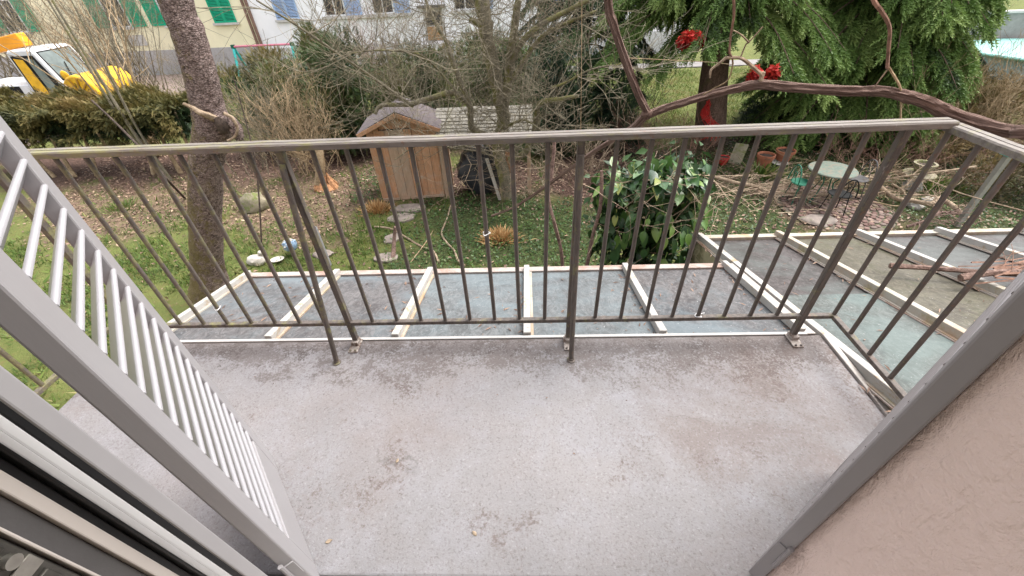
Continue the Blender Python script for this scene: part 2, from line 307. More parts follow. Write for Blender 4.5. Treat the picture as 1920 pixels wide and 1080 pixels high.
MAT_DARK = simple('dark_interior', (0.02, 0.02, 0.02), 0.8, 0.3, 3, 0.08)
MAT_TYRE = simple('tyre_rubber', (0.025, 0.024, 0.023), 0.8, 0.3, 9)
MAT_RED = simple('red_cord', (0.46, 0.03, 0.026), 0.6, 0.4, 18, bump=0)
MAT_TERRA = simple('terracotta', (0.36, 0.135, 0.075), 0.8, 0.35, 9, dirt=(0.14, 0.09, 0.06), dth=0.58)
MAT_TABLE = simple('pale_green_tabletop', (0.11, 0.145, 0.118), 0.6, 0.3, 20, dirt=(0.17, 0.14, 0.105), dth=0.5)
MAT_GCHAIR = simple('green_chair_paint', (0.015, 0.12, 0.075), 0.45, 0.3, 6)
MAT_STONE = simple('pale_stone', (0.40, 0.375, 0.335), 0.8, 0.25, 8, dirt=(0.33, 0.30, 0.22), dth=0.58)
MAT_FLAG = simple('flagstone', (0.24, 0.20, 0.175), 0.9, 0.35, 7, dirt=(0.11, 0.13, 0.055), dth=0.55)
MAT_PLANTER = simple('mossy_planter_stone', (0.24, 0.21, 0.15), 0.9, 0.35, 8, dirt=(0.15, 0.16, 0.06), dth=0.5)
MAT_BOULDER = simple('mossy_boulder', (0.23, 0.20, 0.14), 0.95, 0.4, 7, dirt=(0.13, 0.15, 0.05), dth=0.5, bump=0.6)
MAT_PVC = simple('grey_pipe_plastic', (0.25, 0.245, 0.25), 0.45, 0.15, 6)
MAT_BLUE = simple('blue_glazed_ball', (0.20, 0.30, 0.42), 0.35, 0.55, 22, 0.6, dirt=(0.62, 0.66, 0.70), dth=0.52, bump=0.7, bscale=25)
MAT_SHELL = simple('white_ceramic', (0.50, 0.465, 0.41), 0.45, 0.15, 9, dirt=(0.42, 0.36, 0.27), dth=0.62)
MAT_POLE = simple('grey_painted_pole', (0.25, 0.24, 0.215), 0.6, 0.25, 6, dirt=(0.25, 0.25, 0.15), dth=0.58)
MAT_ASPH = simple('asphalt_path', (0.20, 0.185, 0.18), 0.9, 0.2, 3)
MAT_CARW = simple('white_car_paint', (0.62, 0.64, 0.70), 0.25, 0.08, 2, 0.5, bump=0)
MAT_WALLG = simple('grey_garden_wall', (0.30, 0.275, 0.265), 0.9, 0.25, 3)
m = M('patio_cobble', 0.85, 0.2)
c = m.ramp(m.rnd(), [(0.0, (0.115, 0.07, 0.06)), (0.35, (0.19, 0.12, 0.105)), (0.7, (0.15, 0.115, 0.10)), (0.9, (0.23, 0.165, 0.145)), (1.0, (0.11, 0.10, 0.05))])
c = m.mix(0.5, c, m.mix(m.noise(22, 5, 0.7), (0.5, 0.5, 0.5), (1.3, 1.3, 1.25)), 'MULTIPLY'); m.color(c); m.bump(m.noise(60, 4), 0.4, 0.005)
MAT_COBBLE = m.m

# --- foliage
MAT_SPRUCE = leafmat('spruce_needles', [(0, (0.03, 0.052, 0.02)), (0.3, (0.08, 0.14, 0.032)), (0.65, (0.135, 0.215, 0.055)), (1, (0.23, 0.31, 0.095))], 0.2)
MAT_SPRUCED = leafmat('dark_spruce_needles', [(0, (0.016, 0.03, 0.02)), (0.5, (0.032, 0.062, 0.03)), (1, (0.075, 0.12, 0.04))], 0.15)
MAT_YEW = leafmat('yew_needles', [(0, (0.02, 0.036, 0.018)), (0.45, (0.048, 0.08, 0.026)), (0.8, (0.10, 0.115, 0.035)), (1, (0.17, 0.145, 0.055))], 0.2)
MAT_HEDGE = leafmat('hedge_scales', [(0, (0.03, 0.036, 0.016)), (0.4, (0.08, 0.08, 0.025)), (0.75, (0.165, 0.135, 0.045)), (1, (0.25, 0.18, 0.07))], 0.2)
MAT_BROWNH = leafmat('browned_hedge', [(0, (0.045, 0.038, 0.018)), (0.5, (0.13, 0.10, 0.04)), (1, (0.27, 0.19, 0.08))], 0.2)
MAT_GRASS = leafmat('grass_blades', [(0, (0.045, 0.08, 0.016)), (0.5, (0.095, 0.155, 0.03)), (0.8, (0.17, 0.21, 0.05)), (1, (0.29, 0.24, 0.11))], 0.3)
MAT_IVY = leafmat('ivy_leaves', [(0, (0.018, 0.042, 0.014)), (0.5, (0.042, 0.09, 0.024)), (0.9, (0.085, 0.135, 0.038)), (1, (0.15, 0.14, 0.06))], 0.15, 0.4)
MAT_LITTER = leafmat('dead_leaves', [(0, (0.085, 0.05, 0.038)), (0.45, (0.20, 0.125, 0.092)), (0.85, (0.34, 0.23, 0.165)), (0.95, (0.5, 0.38, 0.26)), (1, (0.62, 0.55, 0.42))], 0.1)
MAT_REDC = leafmat('red_cloth', [(0, (0.12, 0.008, 0.008)), (0.5, (0.42, 0.025, 0.02)), (1, (0.62, 0.06, 0.045))], 0.25)
MAT_TUFT = leafmat('dry_grass', [(0, (0.28, 0.15, 0.06)), (0.6, (0.48, 0.28, 0.12)), (1, (0.58, 0.42, 0.22))], 0.2)
MAT_LEAF = leafmat('climber_leaf', [(0, (0.02, 0.05, 0.022)), (0.4, (0.04, 0.10, 0.03)), (0.75, (0.10, 0.20, 0.045)), (1, (0.19, 0.29, 0.07))], 0.15, 0.32, 0.45, varn=True)
MAT_LEAFY = leafmat('climber_leaf_pale', [(0, (0.10, 0.17, 0.085)), (0.5, (0.17, 0.25, 0.12)), (1, (0.28, 0.31, 0.08))], 0.2, 0.4, 0.4, varn=True)
# ------------------------------------------------------------------ geometry helpers
def frame(axis, ref=None):
    a = Vector(axis).normalized(); r = Vector(ref) if ref else (Vector((0, 0, 1)) if abs(a.z) < 0.9 else Vector((0, 1, 0)))
    s = a.cross(r).normalized(); return a, s, s.cross(a)
class MB:
    def __init__(s): s.v = []; s.f = []; s.uv = None
    def hexa(s, p):      # 8 corners: bottom ring 0-3, top ring 4-7
        o = len(s.v); s.v += [tuple(q) for q in p]
        for q in ((0, 3, 2, 1), (4, 5, 6, 7), (0, 1, 5, 4), (1, 2, 6, 5), (2, 3, 7, 6), (3, 0, 4, 7)): s.f.append(tuple(o+i for i in q))
        return s
    def box(s, x0, x1, y0, y1, z0, z1):
        return s.hexa([(x0, y0, z0), (x1, y0, z0), (x1, y1, z0), (x0, y1, z0), (x0, y0, z1), (x1, y0, z1), (x1, y1, z1), (x0, y1, z1)])
    def bar(s, a, b, wd, ht, ref=None):   # rectangular bar from a to b
        a = Vector(a); b = Vector(b); ax, sd, up = frame(b-a, ref); sd = sd*wd/2; up = up*ht/2
        return s.hexa([a-sd-up, a+sd-up, b+sd-up, b-sd-up, a-sd+up, a+sd+up, b+sd+up, b-sd+up])
    def prism(s, poly, axis0, axis1, a, b, fixed=None):   # poly of 2-tuples in plane (axis0,axis1) extruded along third from a to b
        k = 3-axis0-axis1; o = len(s.v); n = len(poly)
        for t in (a, b):
            for p in poly:
                q = [0, 0, 0]; q[axis0] = p[0]; q[axis1] = p[1]; q[k] = t; s.v.append(tuple(q))
        s.f.append(tuple(o+i for i in range(n))[::-1]); s.f.append(tuple(o+n+i for i in range(n)))
        for i in range(n): j = (i+1) % n; s.f.append((o+i, o+j, o+n+j, o+n+i))
        return s
    def tube(s, pts, rad, n=6, cap=True, wob=None):
        pts = [Vector(p) for p in pts]; k = len(pts)
        if not hasattr(rad, '__len__'): rad = [rad]*k
        o = len(s.v); t = (pts[1]-pts[0]).normalized(); _, sd, _ = frame(t)
        for i, p in enumerate(pts):
            if i == 0: tg = pts[1]-p
            elif i == k-1: tg = p-pts[i-1]
            else: tg = pts[i+1]-pts[i-1]
            tg.normalize(); sd = (sd-tg*sd.dot(tg)).normalized(); up = tg.cross(sd)
            for j in range(n):
                a = 2*math.pi*j/n; r = rad[i]
                if wob: r *= wob(i, j)
                s.v.append(tuple(p+sd*(r*math.cos(a))+up*(r*math.sin(a))))
        for i in range(k-1):
            for j in range(n):
                q = (j+1) % n; s.f.append((o+i*n+j, o+i*n+q, o+(i+1)*n+q, o+(i+1)*n+j))
        if cap: s.f.append(tuple(o+j for j in range(n))[::-1]); s.f.append(tuple(o+(k-1)*n+j for j in range(n)))
        return s
    def lathe(s, prof, n=20, cx=0, cy=0):    # prof [(r,z)], closed caps at ends
        o = len(s.v); k = len(prof)
        for r, z in prof:
            for j in range(n): a = 2*math.pi*j/n; s.v.append((cx+r*math.cos(a), cy+r*math.sin(a), z))
        for i in range(k-1):
            for j in range(n): q = (j+1) % n; s.f.append((o+i*n+j, o+i*n+q, o+(i+1)*n+q, o+(i+1)*n+j))
        s.f.append(tuple(o+j for j in range(n))[::-1]); s.f.append(tuple(o+(k-1)*n+j for j in range(n)))
        return s
    def blob(s, c, rx, ry, rz, amp=0.15, sc=2.0, nu=14, nv=9, seed=0):
        o = len(s.v); c = Vector(c)
        for i in range(nv+1):
            th = math.pi*i/nv
            for j in range(nu):
                ph = 2*math.pi*j/nu; d = Vector((math.sin(th)*math.cos(ph), math.sin(th)*math.sin(ph), math.cos(th)))
                r = 1+amp*noise.noise(d*sc+Vector((seed*3.7, seed, 0)))
                s.v.append((c.x+rx*d.x*r, c.y+ry*d.y*r, c.z+rz*d.z*r))
        for i in range(nv):
            for j in range(nu):
                q = (j+1) % nu; s.f.append((o+i*nu+j, o+(i+1)*nu+j, o+(i+1)*nu+q, o+i*nu+q))
        return s
    def mesh(s, name, mat, smooth=None):
        me = bpy.data.meshes.new(name); me.from_pydata(s.v, [], s.f); me.update(); me.materials.append(mat)
        if s.uv:
            ul = me.uv_layers.new(name='UVMap')
            for i, q in enumerate(s.uv): ul.data[i].uv = q
        if smooth is not None:
            me.polygons.foreach_set('use_smooth', [True]*len(me.polygons)); me.set_sharp_from_angle(angle=R(smooth))
        return me
    def build(s, name, mat, parent=None, smooth=None, bevel=None, loc=None, rz=None):
        return link(name, s.mesh(name, mat, smooth), parent, bevel, loc, rz)
def link(name, me, parent=None, bevel=None, loc=None, rz=None):
    o = bpy.data.objects.new(name, me); C.objects.link(o)
    if parent is not None: o.parent = parent
    if loc is not None: o.location = loc
    if rz is not None: o.rotation_euler = rz if hasattr(rz, '__len__') else (0, 0, rz)
    if bevel:
        b = o.modifiers.new('bevel', 'BEVEL'); b.width = bevel; b.segments = 2; b.limit_method = 'ANGLE'
    return o
def tag(o, label=None, cat=None, group=None, kind=None):
    if label: o['label'] = label
    if cat: o['category'] = cat
    if group: o['group'] = group
    if kind: o['kind'] = kind
    return o
def thing(name, label, cat, loc=(0, 0, 0), rz=0, group=None):
    o = bpy.data.objects.new(name, None); C.objects.link(o); o.location = loc; o.rotation_euler = (0, 0, rz); o.empty_display_size = 0.1
    return tag(o, label, cat, group)
def copy_tree(o, parent=None):
    c = o.copy(); C.objects.link(c)
    if parent is not None: c.parent = parent
    for ch in list(o.children): copy_tree(ch, c)
    return c
def scatter_mesh(name, tv, tf, Rm, T, tint, mat, grad=0.0):
    N = len(T); tv = np.asarray(tv, float); tf = np.asarray(tf, int); nv = len(tv)
    V = (np.einsum('nij,vj->nvi', Rm, tv)+T[:, None, :]).reshape(-1, 3)
    F = (tf[None]+(np.arange(N)*nv)[:, None, None]).reshape(-1, 3)
    me = bpy.data.meshes.new(name)
    me.vertices.add(len(V)); me.vertices.foreach_set('co', V.astype(np.float32).ravel())
    me.loops.add(F.size); me.loops.foreach_set('vertex_index', F.astype(np.int32).ravel())
    me.polygons.add(len(F)); me.polygons.foreach_set('loop_start', np.arange(0, F.size, 3, dtype=np.int32))
    me.update(calc_edges=True)
    at = me.attributes.new('tint', 'FLOAT', 'POINT'); at.data.foreach_set('value', (np.repeat(tint, nv)+np.tile((tv[:, 0]-0.5)*grad, N)).clip(0, 1).astype(np.float32))
    me.materials.append(mat); return me
def basis(ax, roll, scale):
    """rotation matrices whose x axis is ax (N,3), rolled by roll, scaled"""
    ax = ax/np.linalg.norm(ax, axis=1, keepdims=True); ref = np.tile([0, 0, 1.0], (len(ax), 1)); ref[np.abs(ax[:, 2]) > 0.93] = [0, 1, 0]
    y = np.cross(ref, ax); y /= np.linalg.norm(y, axis=1, keepdims=True); z = np.cross(ax, y)
    c, s = np.cos(roll)[:, None], np.sin(roll)[:, None]; y2 = c*y+s*z; z2 = -s*y+c*z
    return np.stack([ax, y2, z2], axis=2)*np.asarray(scale)[:, None, None]
def spray(L=1.0, n=9, wd=0.32, nw=0.05, droop=0.0, fan3=False):
    v = []; f = []
    def tri(a, b, c): o = len(v); v.extend([a, b, c]); f.append((o, o+1, o+2))
    tri((0, -0.012, 0), (0, 0.012, 0), (L, 0, -droop))
    for i in range(n):
        t = (i+0.6)/n; x = L*t; z = -droop*t*t; ln = wd*(1-0.65*t)*(0.8+0.4*((i*7) % 5)/5)
        for sg in (-1, 1):
            tri((x-nw, 0, z), (x+nw, 0, z), (x+ln*0.75, sg*ln*0.8, z-0.02-0.08*ln))
        if fan3: tri((x-nw, 0, z), (x+nw, 0, z), (x+ln*0.8, 0.1*ln, z+ln*0.6))
    return np.array(v), np.array(f)
def finger(n=8, rad=0.15):
    v = []; f = []
    for i in range(n):
        t = (i+0.5)/n; rr = rad*(1.15-0.75*t*t)
        for k in range(3):
            a = 2.1*k+i*1.3; o = len(v); ca, sa = math.cos(a), math.sin(a); z = -0.18*t*t
            v.extend([(t-0.05, -sa*0.02, z+ca*0.02), (t+0.06, sa*0.02, z-ca*0.02), (t+0.15, ca*rr, z+sa*rr)]); f.append((o, o+1, o+2))
    return np.array(v), np.array(f)
SPR_T = finger(); YEW_T = spray(1, 6, 0.42, 0.07, 0.1)
def foliage(name, pos, axes, size, tint, mat, parent, tmpl=YEW_T, kind=None, roll=None):
    N = len(pos); roll = nr.uniform(-0.6, 0.6, N) if roll is None else roll
    me = scatter_mesh(name, tmpl[0], tmpl[1], basis(axes, roll, size), pos, tint, mat, 0.55 if tmpl is SPR_T else 0.25)
    return link(name, me, parent)
def clump_tint(pos, sc, seed=0, amp=0.45):
    t = np.empty(len(pos))
    for i, p in enumerate(pos): t[i] = noise.noise(Vector((p[0]*sc+seed*5.1, p[1]*sc, p[2]*sc)))
    return 0.45+amp*1.4*t+nr.uniform(-0.16, 0.16, len(pos))
# bare twigs: recursive
def grow(mb, p, d, L, r, lev, rg, curl=0.25, up=0.12, kids=4, spread=0.7, seg=4, mn=0.0016):
    p = Vector(p); d = Vector(d).normalized(); pts = [p.copy()]; st = L/seg
    for i in range(seg):
        d = (d+Vector((rg.gauss(0, curl), rg.gauss(0, curl), rg.gauss(0, curl)+up))*0.5).normalized(); p = p+d*st; pts.append(p.copy())
    mb.tube(pts, [max(mn, r*(1-0.75*i/seg)) for i in range(seg+1)], 3 if r < 0.012 else 5, cap=False)
    if lev > 0:
        for _ in range(kids):
            t = rg.uniform(0.2, 1.0); i = min(seg-1, int(t*seg)); q = pts[i].lerp(pts[i+1], t*seg-i); dd = (pts[i+1]-pts[i]).normalized()
            s = Vector((rg.gauss(0, 1), rg.gauss(0, 1), rg.gauss(0, 0.7))).normalized()
            grow(mb, q, dd*(1-spread*0.5)+s*spread, L*rg.uniform(0.4, 0.7), r*0.5, lev-1, rg, curl, up, max(2, kids-1), spread, seg, mn)
def smooth_path(pts, n=4):
    pts = [Vector(p) for p in pts]; out = []
    for i in range(len(pts)-1):
        a = pts[max(0, i-1)]; b = pts[i]; c = pts[i+1]; d = pts[min(len(pts)-1, i+2)]
        for k in range(n):
            t = k/n; out.append(0.5*((2*b)+(c-a)*t+(2*a-5*b+4*c-d)*t*t+(-a+3*b-3*c+d)*t**3))
    out.append(pts[-1]); return out
def limb(mb, pts, r0, r1, n=8, sub=4, wobble=0.12, seed=0):
    p = smooth_path(pts, sub); k = len(p)
    wb = lambda i, j: 1+wobble*noise.noise(Vector((i*0.6+seed*9, j*1.3, seed)))*2
    mb.tube(p, [r0+(r1-r0)*(i/(k-1)) for i in range(k)], n, True, wb); return p

# ------------------------------------------------------------------ ground
FL = EYE-1.457
def ell(x, y, cx, cy, rx, ry, soft=0.6):
    d = np.sqrt(((x-cx)/rx)**2+((y-cy)/ry)**2); return np.clip((1-d)/soft+0.5, 0, 1)
def vnoise(x, y, sc, seed=0):
    f = np.frompyfunc(lambda a, b: noise.fractal(Vector((a*sc+seed*13.3, b*sc, seed*1.7)), 0.8, 2.0, 4), 2, 1); return f(x, y).astype(float)
def zones(x, y):
    n = vnoise(x, y, 0.55, 1)*0.7; n2 = vnoise(x, y, 1.6, 2)*0.7
    litter = np.maximum.reduce([ell(x, y, -5.2, 8.9, 2.3, 1.7), ell(x, y, -9.2, 9.4, 3.4, 2.0), ell(x, y, -4.2, 7.2, 1.0, 0.7)*0.75])
    ivy = np.maximum.reduce([ell(x, y, -0.4, 7.0, 2.0, 1.6), ell(x, y, 4.2, 7.4, 1.4, 1.6), ell(x, y, -3.9, 9.2, 0.5, 1.0), ell(x, y, 9.2, 7.4, 2.2, 1.9), ell(x, y, 7.6, 10.2, 4.0, 1.3)])
    soil = np.maximum.reduce([ell(x, y, 2.2, 9.6, 2.6, 2.2), ell(x, y, -0.8, 9.8, 1.6, 1.6), ell(x, y, 8.6, 10.4, 6.0, 2.2), ell(x, y, -10, 11.5, 8, 1.6), ell(x, y, 5.8, 8.2, 3.6, 2.0), ell(x, y, 8.6, 7.0, 1.3, 1.0)])
    f = lambda a: np.clip(a+(n+n2)*(a > 0.01)*(a < 0.999), 0, 1)
    return f(litter), f(ivy), f(soil)
gx = np.concatenate([[-150, -80, -45, -30, -22], np.arange(-16, 15.01, 0.13), [20, 30, 45, 80, 150]]); gy = np.concatenate([[-60, -20, -5, 0], np.arange(1.8, 17.01, 0.13), np.arange(17.5, 27, 0.8), [30, 40, 70, 150]])
X, Yy = np.meshgrid(gx, gy); lit, ivy, soil = zones(X, Yy)
Z = 0.035*vnoise(X, Yy, 1.1, 3)+0.012*vnoise(X, Yy, 5, 4)
me = bpy.data.meshes.new('ground'); nx, ny = len(gx), len(gy)
V = np.stack([X, Yy, Z], 2).reshape(-1, 3)
idx = np.arange(nx*ny).reshape(ny, nx); F = np.stack([idx[:-1, :-1], idx[:-1, 1:], idx[1:, 1:], idx[1:, :-1]], 2).reshape(-1, 4)
me.from_pydata(V.tolist(), [], F.tolist()); me.update()
for nm, a in (('litter', lit), ('ivy', ivy), ('soil', soil)):
    at = me.attributes.new(nm, 'FLOAT', 'POINT'); at.data.foreach_set('value', a.ravel().astype(np.float32))
me.polygons.foreach_set('use_smooth', [True]*len(me.polygons))
m = M('garden_ground', 0.95, 0.1)
c = m.mix(m.ramp(m.noise(1.3, 6, 0.7), [(0.3, 0), (0.7, 1)]), (0.08, 0.10, 0.03), (0.14, 0.155, 0.05))
c = m.mix(m.ramp(m.noise(9, 5, 0.75), [(0.5, 0), (0.68, 0.8)]), c, (0.15, 0.115, 0.05))
c = m.mix(m.ramp(m.noise(28, 4, 0.7), [(0.55, 0), (0.7, 0.5)]), c, (0.05, 0.06, 0.02))
cl = m.mix(m.ramp(m.noise(24, 6, 0.75), [(0.35, 0), (0.65, 1)]), (0.10, 0.065, 0.05), (0.24, 0.16, 0.122))
ci = m.mix(m.ramp(m.noise(18, 5, 0.7), [(0.4, 0), (0.65, 1)]), (0.035, 0.045, 0.02), (0.085, 0.10, 0.04))
cs = m.mix(m.ramp(m.noise(14, 6, 0.75), [(0.35, 0), (0.68, 1)]), (0.05, 0.032, 0.026), (0.145, 0.09, 0.07))
c = m.mix(m.attr('soil'), c, cs); c = m.mix(m.attr('ivy'), c, ci); c = m.mix(m.math('MULTIPLY', m.attr('litter'), m.ramp(m.noise(4.5, 6, 0.75), [(0.36, 0.25), (0.55, 0.9)])), c, cl)
m.color(c); m.bump(m.noise(30, 6, 0.75), 0.8, 0.04); me.materials.append(m.m)
tag(link('ground', me), 'garden ground of mossy lawn, leaf litter and dark bare soil', 'ground', None, 'structure')
# path beyond the lawn, and dirt lane beside the hedge
mb = MB(); mb.prism([(2.0, 21.6), (24, 21.0), (24, 22.3), (2.0, 22.7)], 0, 1, -0.05, 0.045)
tag(mb.build('path', MAT_ASPH), 'pale paved path crossing behind the lawn', 'path', None, 'structure')
mb = MB(); mb.prism([(-60, 12.6), (-17.0, 12.6), (-16.0, 19), (-16.5, 24.9), (-60, 24.9)], 0, 1, -0.05, 0.05)
tag(mb.build('lane', simple('lane_gravel', (0.28, 0.215, 0.19), 0.95, 0.3, 2, bump=0.4)), 'brownish gravel lane in front of the yellow house', 'lane', None, 'structure')

# grass blades, leaf litter and ivy cover (nobody could count them)
def pick(n, x0, x1, y0, y1, wfun):
    x = nr.uniform(x0, x1, n); y = nr.uniform(y0, y1, n); wv = wfun(x, y); k = nr.uniform(0, 1, n) < wv; return x[k], y[k]
def ground_stuff(name, xy, tmpl, size, axes, tint, mat, z0, z1, lab, cat):
    x, y = xy; N = len(x); z = nr.uniform(z0, z1, N)
    me = scatter_mesh(name, tmpl[0], tmpl[1], basis(axes(N), nr.uniform(-0.5, 0.5, N), size(N)), np.stack([x, y, z], 1), tint(x, y, N), mat)
    tag(link(name, me), lab, cat, None, 'stuff')
def wlawn(x, y):
    l, i, s = zones(x, y); p = 1-np.maximum.reduce([l*0.78, i*0.85, s*0.95]); p *= np.clip(vnoise(x, y, 1.4, 8)*1.6+0.6, 0.03, 1)
    p *= 1-ell(x, y, 6.05, 7.6, 1.1, 1.0, 0.1); return p
blade = (np.array([[0, -0.1, 0], [0, 0.1, 0], [1, 0, 0]]), np.array([[0, 1, 2]]))
gax = lambda N: np.stack([nr.normal(0, 0.55, N), nr.normal(0, 0.55, N), nr.uniform(0.35, 1, N)], 1)
gt = lambda x, y, N: 0.42+0.5*vnoise(x, y, 1.6, 9)+nr.uniform(-0.32, 0.32, N)
ground_stuff('grass', pick(150000, -11, 5.5, 2.2, 10.8, wlawn), blade, lambda N: nr.gamma(6, 0.0125, N), gax, gt, MAT_GRASS, -0.01, 0.02, 'short green grass growing on the lawn below the balcony', 'grass')
ground_stuff('grass', pick(70000, -2, 13, 12.2, 21, lambda x, y: np.clip(0.8+vnoise(x, y, 0.7, 4)*1.3, 0, 1)*ell(x, y, 5.5, 17, 8.5, 5.5)), blade, lambda N: nr.uniform(0.06, 0.13, N), gax, lambda x, y, N: gt(x, y, N)+0.3, MAT_GRASS, -0.01, 0.02, 'yellow-green lawn grass beyond the spruce trunk', 'grass')
ground_stuff('grass', pick(30000, -24, -6, 13, 24, lambda x, y: ell(x, y, -15.0, 19.5, 6, 5)), blade, lambda N: nr.uniform(0.08, 0.16, N), gax, lambda x, y, N: gt(x, y, N)+0.2, MAT_GRASS, 0.0, 0.02, 'grass strip in front of the yellow house', 'grass')
lf = (np.array([[-0.5, 0, 0], [0, -0.28, 0.08], [0.5, 0, 0.05], [0, 0.28, 0.12]]), np.array([[0, 1, 2], [0, 2, 3]]))
flat = lambda N: np.stack([nr.normal(0, 1, N), nr.normal(0, 1, N), nr.normal(0, 0.28, N)], 1)
ground_stuff('leaf_litter', pick(44000, -13, 11, 4.0, 12, lambda x, y: np.clip(zones(x, y)[0]*0.8+zones(x, y)[2]*0.5+0.12, 0, 1)), lf, lambda N: nr.uniform(0.03, 0.095, N), flat, lambda x, y, N: nr.uniform(0, 0.93, N)+(nr.uniform(0, 1, N) > 0.99)*0.4, MAT_LITTER, 0.005, 0.04, 'fallen reddish brown leaves lying on the lawn and under the hedge', 'leaf litter')
ground_stuff('ground_ivy', pick(60000, -5, 12, 4.6, 12.2, lambda x, y: zones(x, y)[1]*np.where(x > 2.5, 0.45, 0.85)*(1-ell(x, y, 6.05, 7.6, 1.1, 1.0, 0.1))), lf, lambda N: nr.uniform(0.035, 0.075, N), lambda N: flat(N)+[0, 0, 0.25], lambda x, y, N: 0.5+0.4*vnoise(x, y, 1.3, 6)+nr.uniform(-0.3, 0.3, N), MAT_IVY, 0.01, 0.11, 'low dark green ivy covering the ground', 'ground cover')

# ------------------------------------------------------------------ the house we stand in: facade with the balcony door opening
t = thing('stucco_house_wall', 'pink stucco house wall around the balcony door, close on the right', 'wall', (0, 0, 0))
def wallpoly(mb, x0, x1, z0, z1): mb.box(x0, x1, 0.02, 0.40, z0, z1)
mb = MB(); mb.box(0.660, 6.5, 0.02, 0.40, 0.0, 5.7); mb.build('wall', MAT_STUCCO, t, None, 0.006)
mb = MB(); mb.box(-6.5, -0.86, 0.02, 0.385, 0.0, 5.7); mb.build('wall', MAT_STUCCO, t, None, 0.006)
mb = MB(); mb.box(-0.858, 0.670, 0.02, 0.40, FL+2.25, 5.7); mb.build('lintel', MAT_STUCCO, t)
mb = MB(); mb.box(-0.858, 0.670, 0.02, 0.385, 0, FL-0.06); mb.build('wall', MAT_STUCCO, t)
mb = MB(); mb.box(-0.857, 0.669, 0.02, 0.388, FL-0.058, FL+0.03); mb.build('sill', MAT_SILL, t, None, 0.004)
# room behind the door; unseen walls added to block light, open at back left
mb = MB(); mb.box(0.0, 2.6, -3.6, -3.5, FL, FL+2.55); mb.box(2.6, 2.7, -3.6, 0.019, FL, FL+2.55); mb.box(-2.7, 2.7, -3.6, 0.019, FL+2.551, FL+2.6)
tag(mb.build('light_blocking_walls', MAT_ROOM), 'unseen partial room walls behind the balcony door, added to block light', 'room', None, 'structure')
tag(MB().box(-2.7, 2.7, -3.6, 0.018, FL-0.05, FL-0.001).build('room_floor', MAT_SHEDG), 'wooden floor of the room behind the balcony door', 'floor', None, 'structure')
# balcony slab
mb = MB(); mb.box(-2.09, 1.40, 0.402, 1.405, FL-0.16, FL)
o = mb.build('balcony_floor', MAT_DECK, None, None, 0.008); tag(o, 'balcony floor in worn pale grey paint stained with brown dirt', 'balcony floor', None, 'structure')
o = MB().box(1.400, 1.428, 0.42, 1.40, FL-0.03, FL+0.012).build('edge_flashing', MAT_ZINC, o, None, 0.004)
# loose crumbs on the floor
x = nr.uniform(-2, 1.38, 420); y = 0.45+0.94*nr.beta(2.0, 1.1, 420)
me = scatter_mesh('floor_debris', lf[0], lf[1], basis(flat(420), nr.uniform(-.5, .5, 420), nr.gamma(2.0, 0.0014, 420)), np.stack([x, y, np.full(420, FL+0.003)], 1), nr.uniform(0, 0.5, 420), MAT_LITTER)
tag(link('floor_debris', me), 'dark crumbs and specks scattered over the balcony floor', 'debris', None, 'stuff')
def curl_leaf(loc, s, rz, lab):
    mb = MB(); n = 7; P = []
    for i in range(n+1):
        a = i/n; wd = math.sin(math.pi*min(1, a*0.9+0.1))*0.3*s; x = (a-0.5)*s
        P.append([(x, -wd, 0.10*s*abs(a-0.5)*2+0.08*s), (x, 0, 0.02*s), (x, wd, 0.16*s*abs(a-0.4)+0.06*s)])
    for i in range(n):
        o = len(mb.v); mb.v += P[i]+P[i+1]; mb.f += [(o, o+1, o+4, o+3), (o+1, o+2, o+5, o+4)]
    me = mb.mesh('dry_leaf', MAT_PALELEAF, 40); ob = link('dry_leaf', me, None, None, loc, rz); sm = ob.modifiers.new('thick', 'SOLIDIFY'); sm.thickness = 0.0015
    tag(ob, lab, 'leaf')
MAT_PALELEAF = simple('pale_dry_leaf', (0.36, 0.28, 0.20), 0.7, 0.3, 40)
curl_leaf((-0.672, 0.497, 2.743), 0.022, 0.4, 'curled pale leaf lying on the floor beside the louvred shutter foot')
curl_leaf((-0.512, 0.773, 2.743), 0.018, 1.4, 'tan leaf scrap lying in the middle left of the balcony floor')
curl_leaf((-0.194, 0.524, 2.743), 0.020, 2.4, 'crumbled tan leaf scrap near the lower middle of the balcony floor')

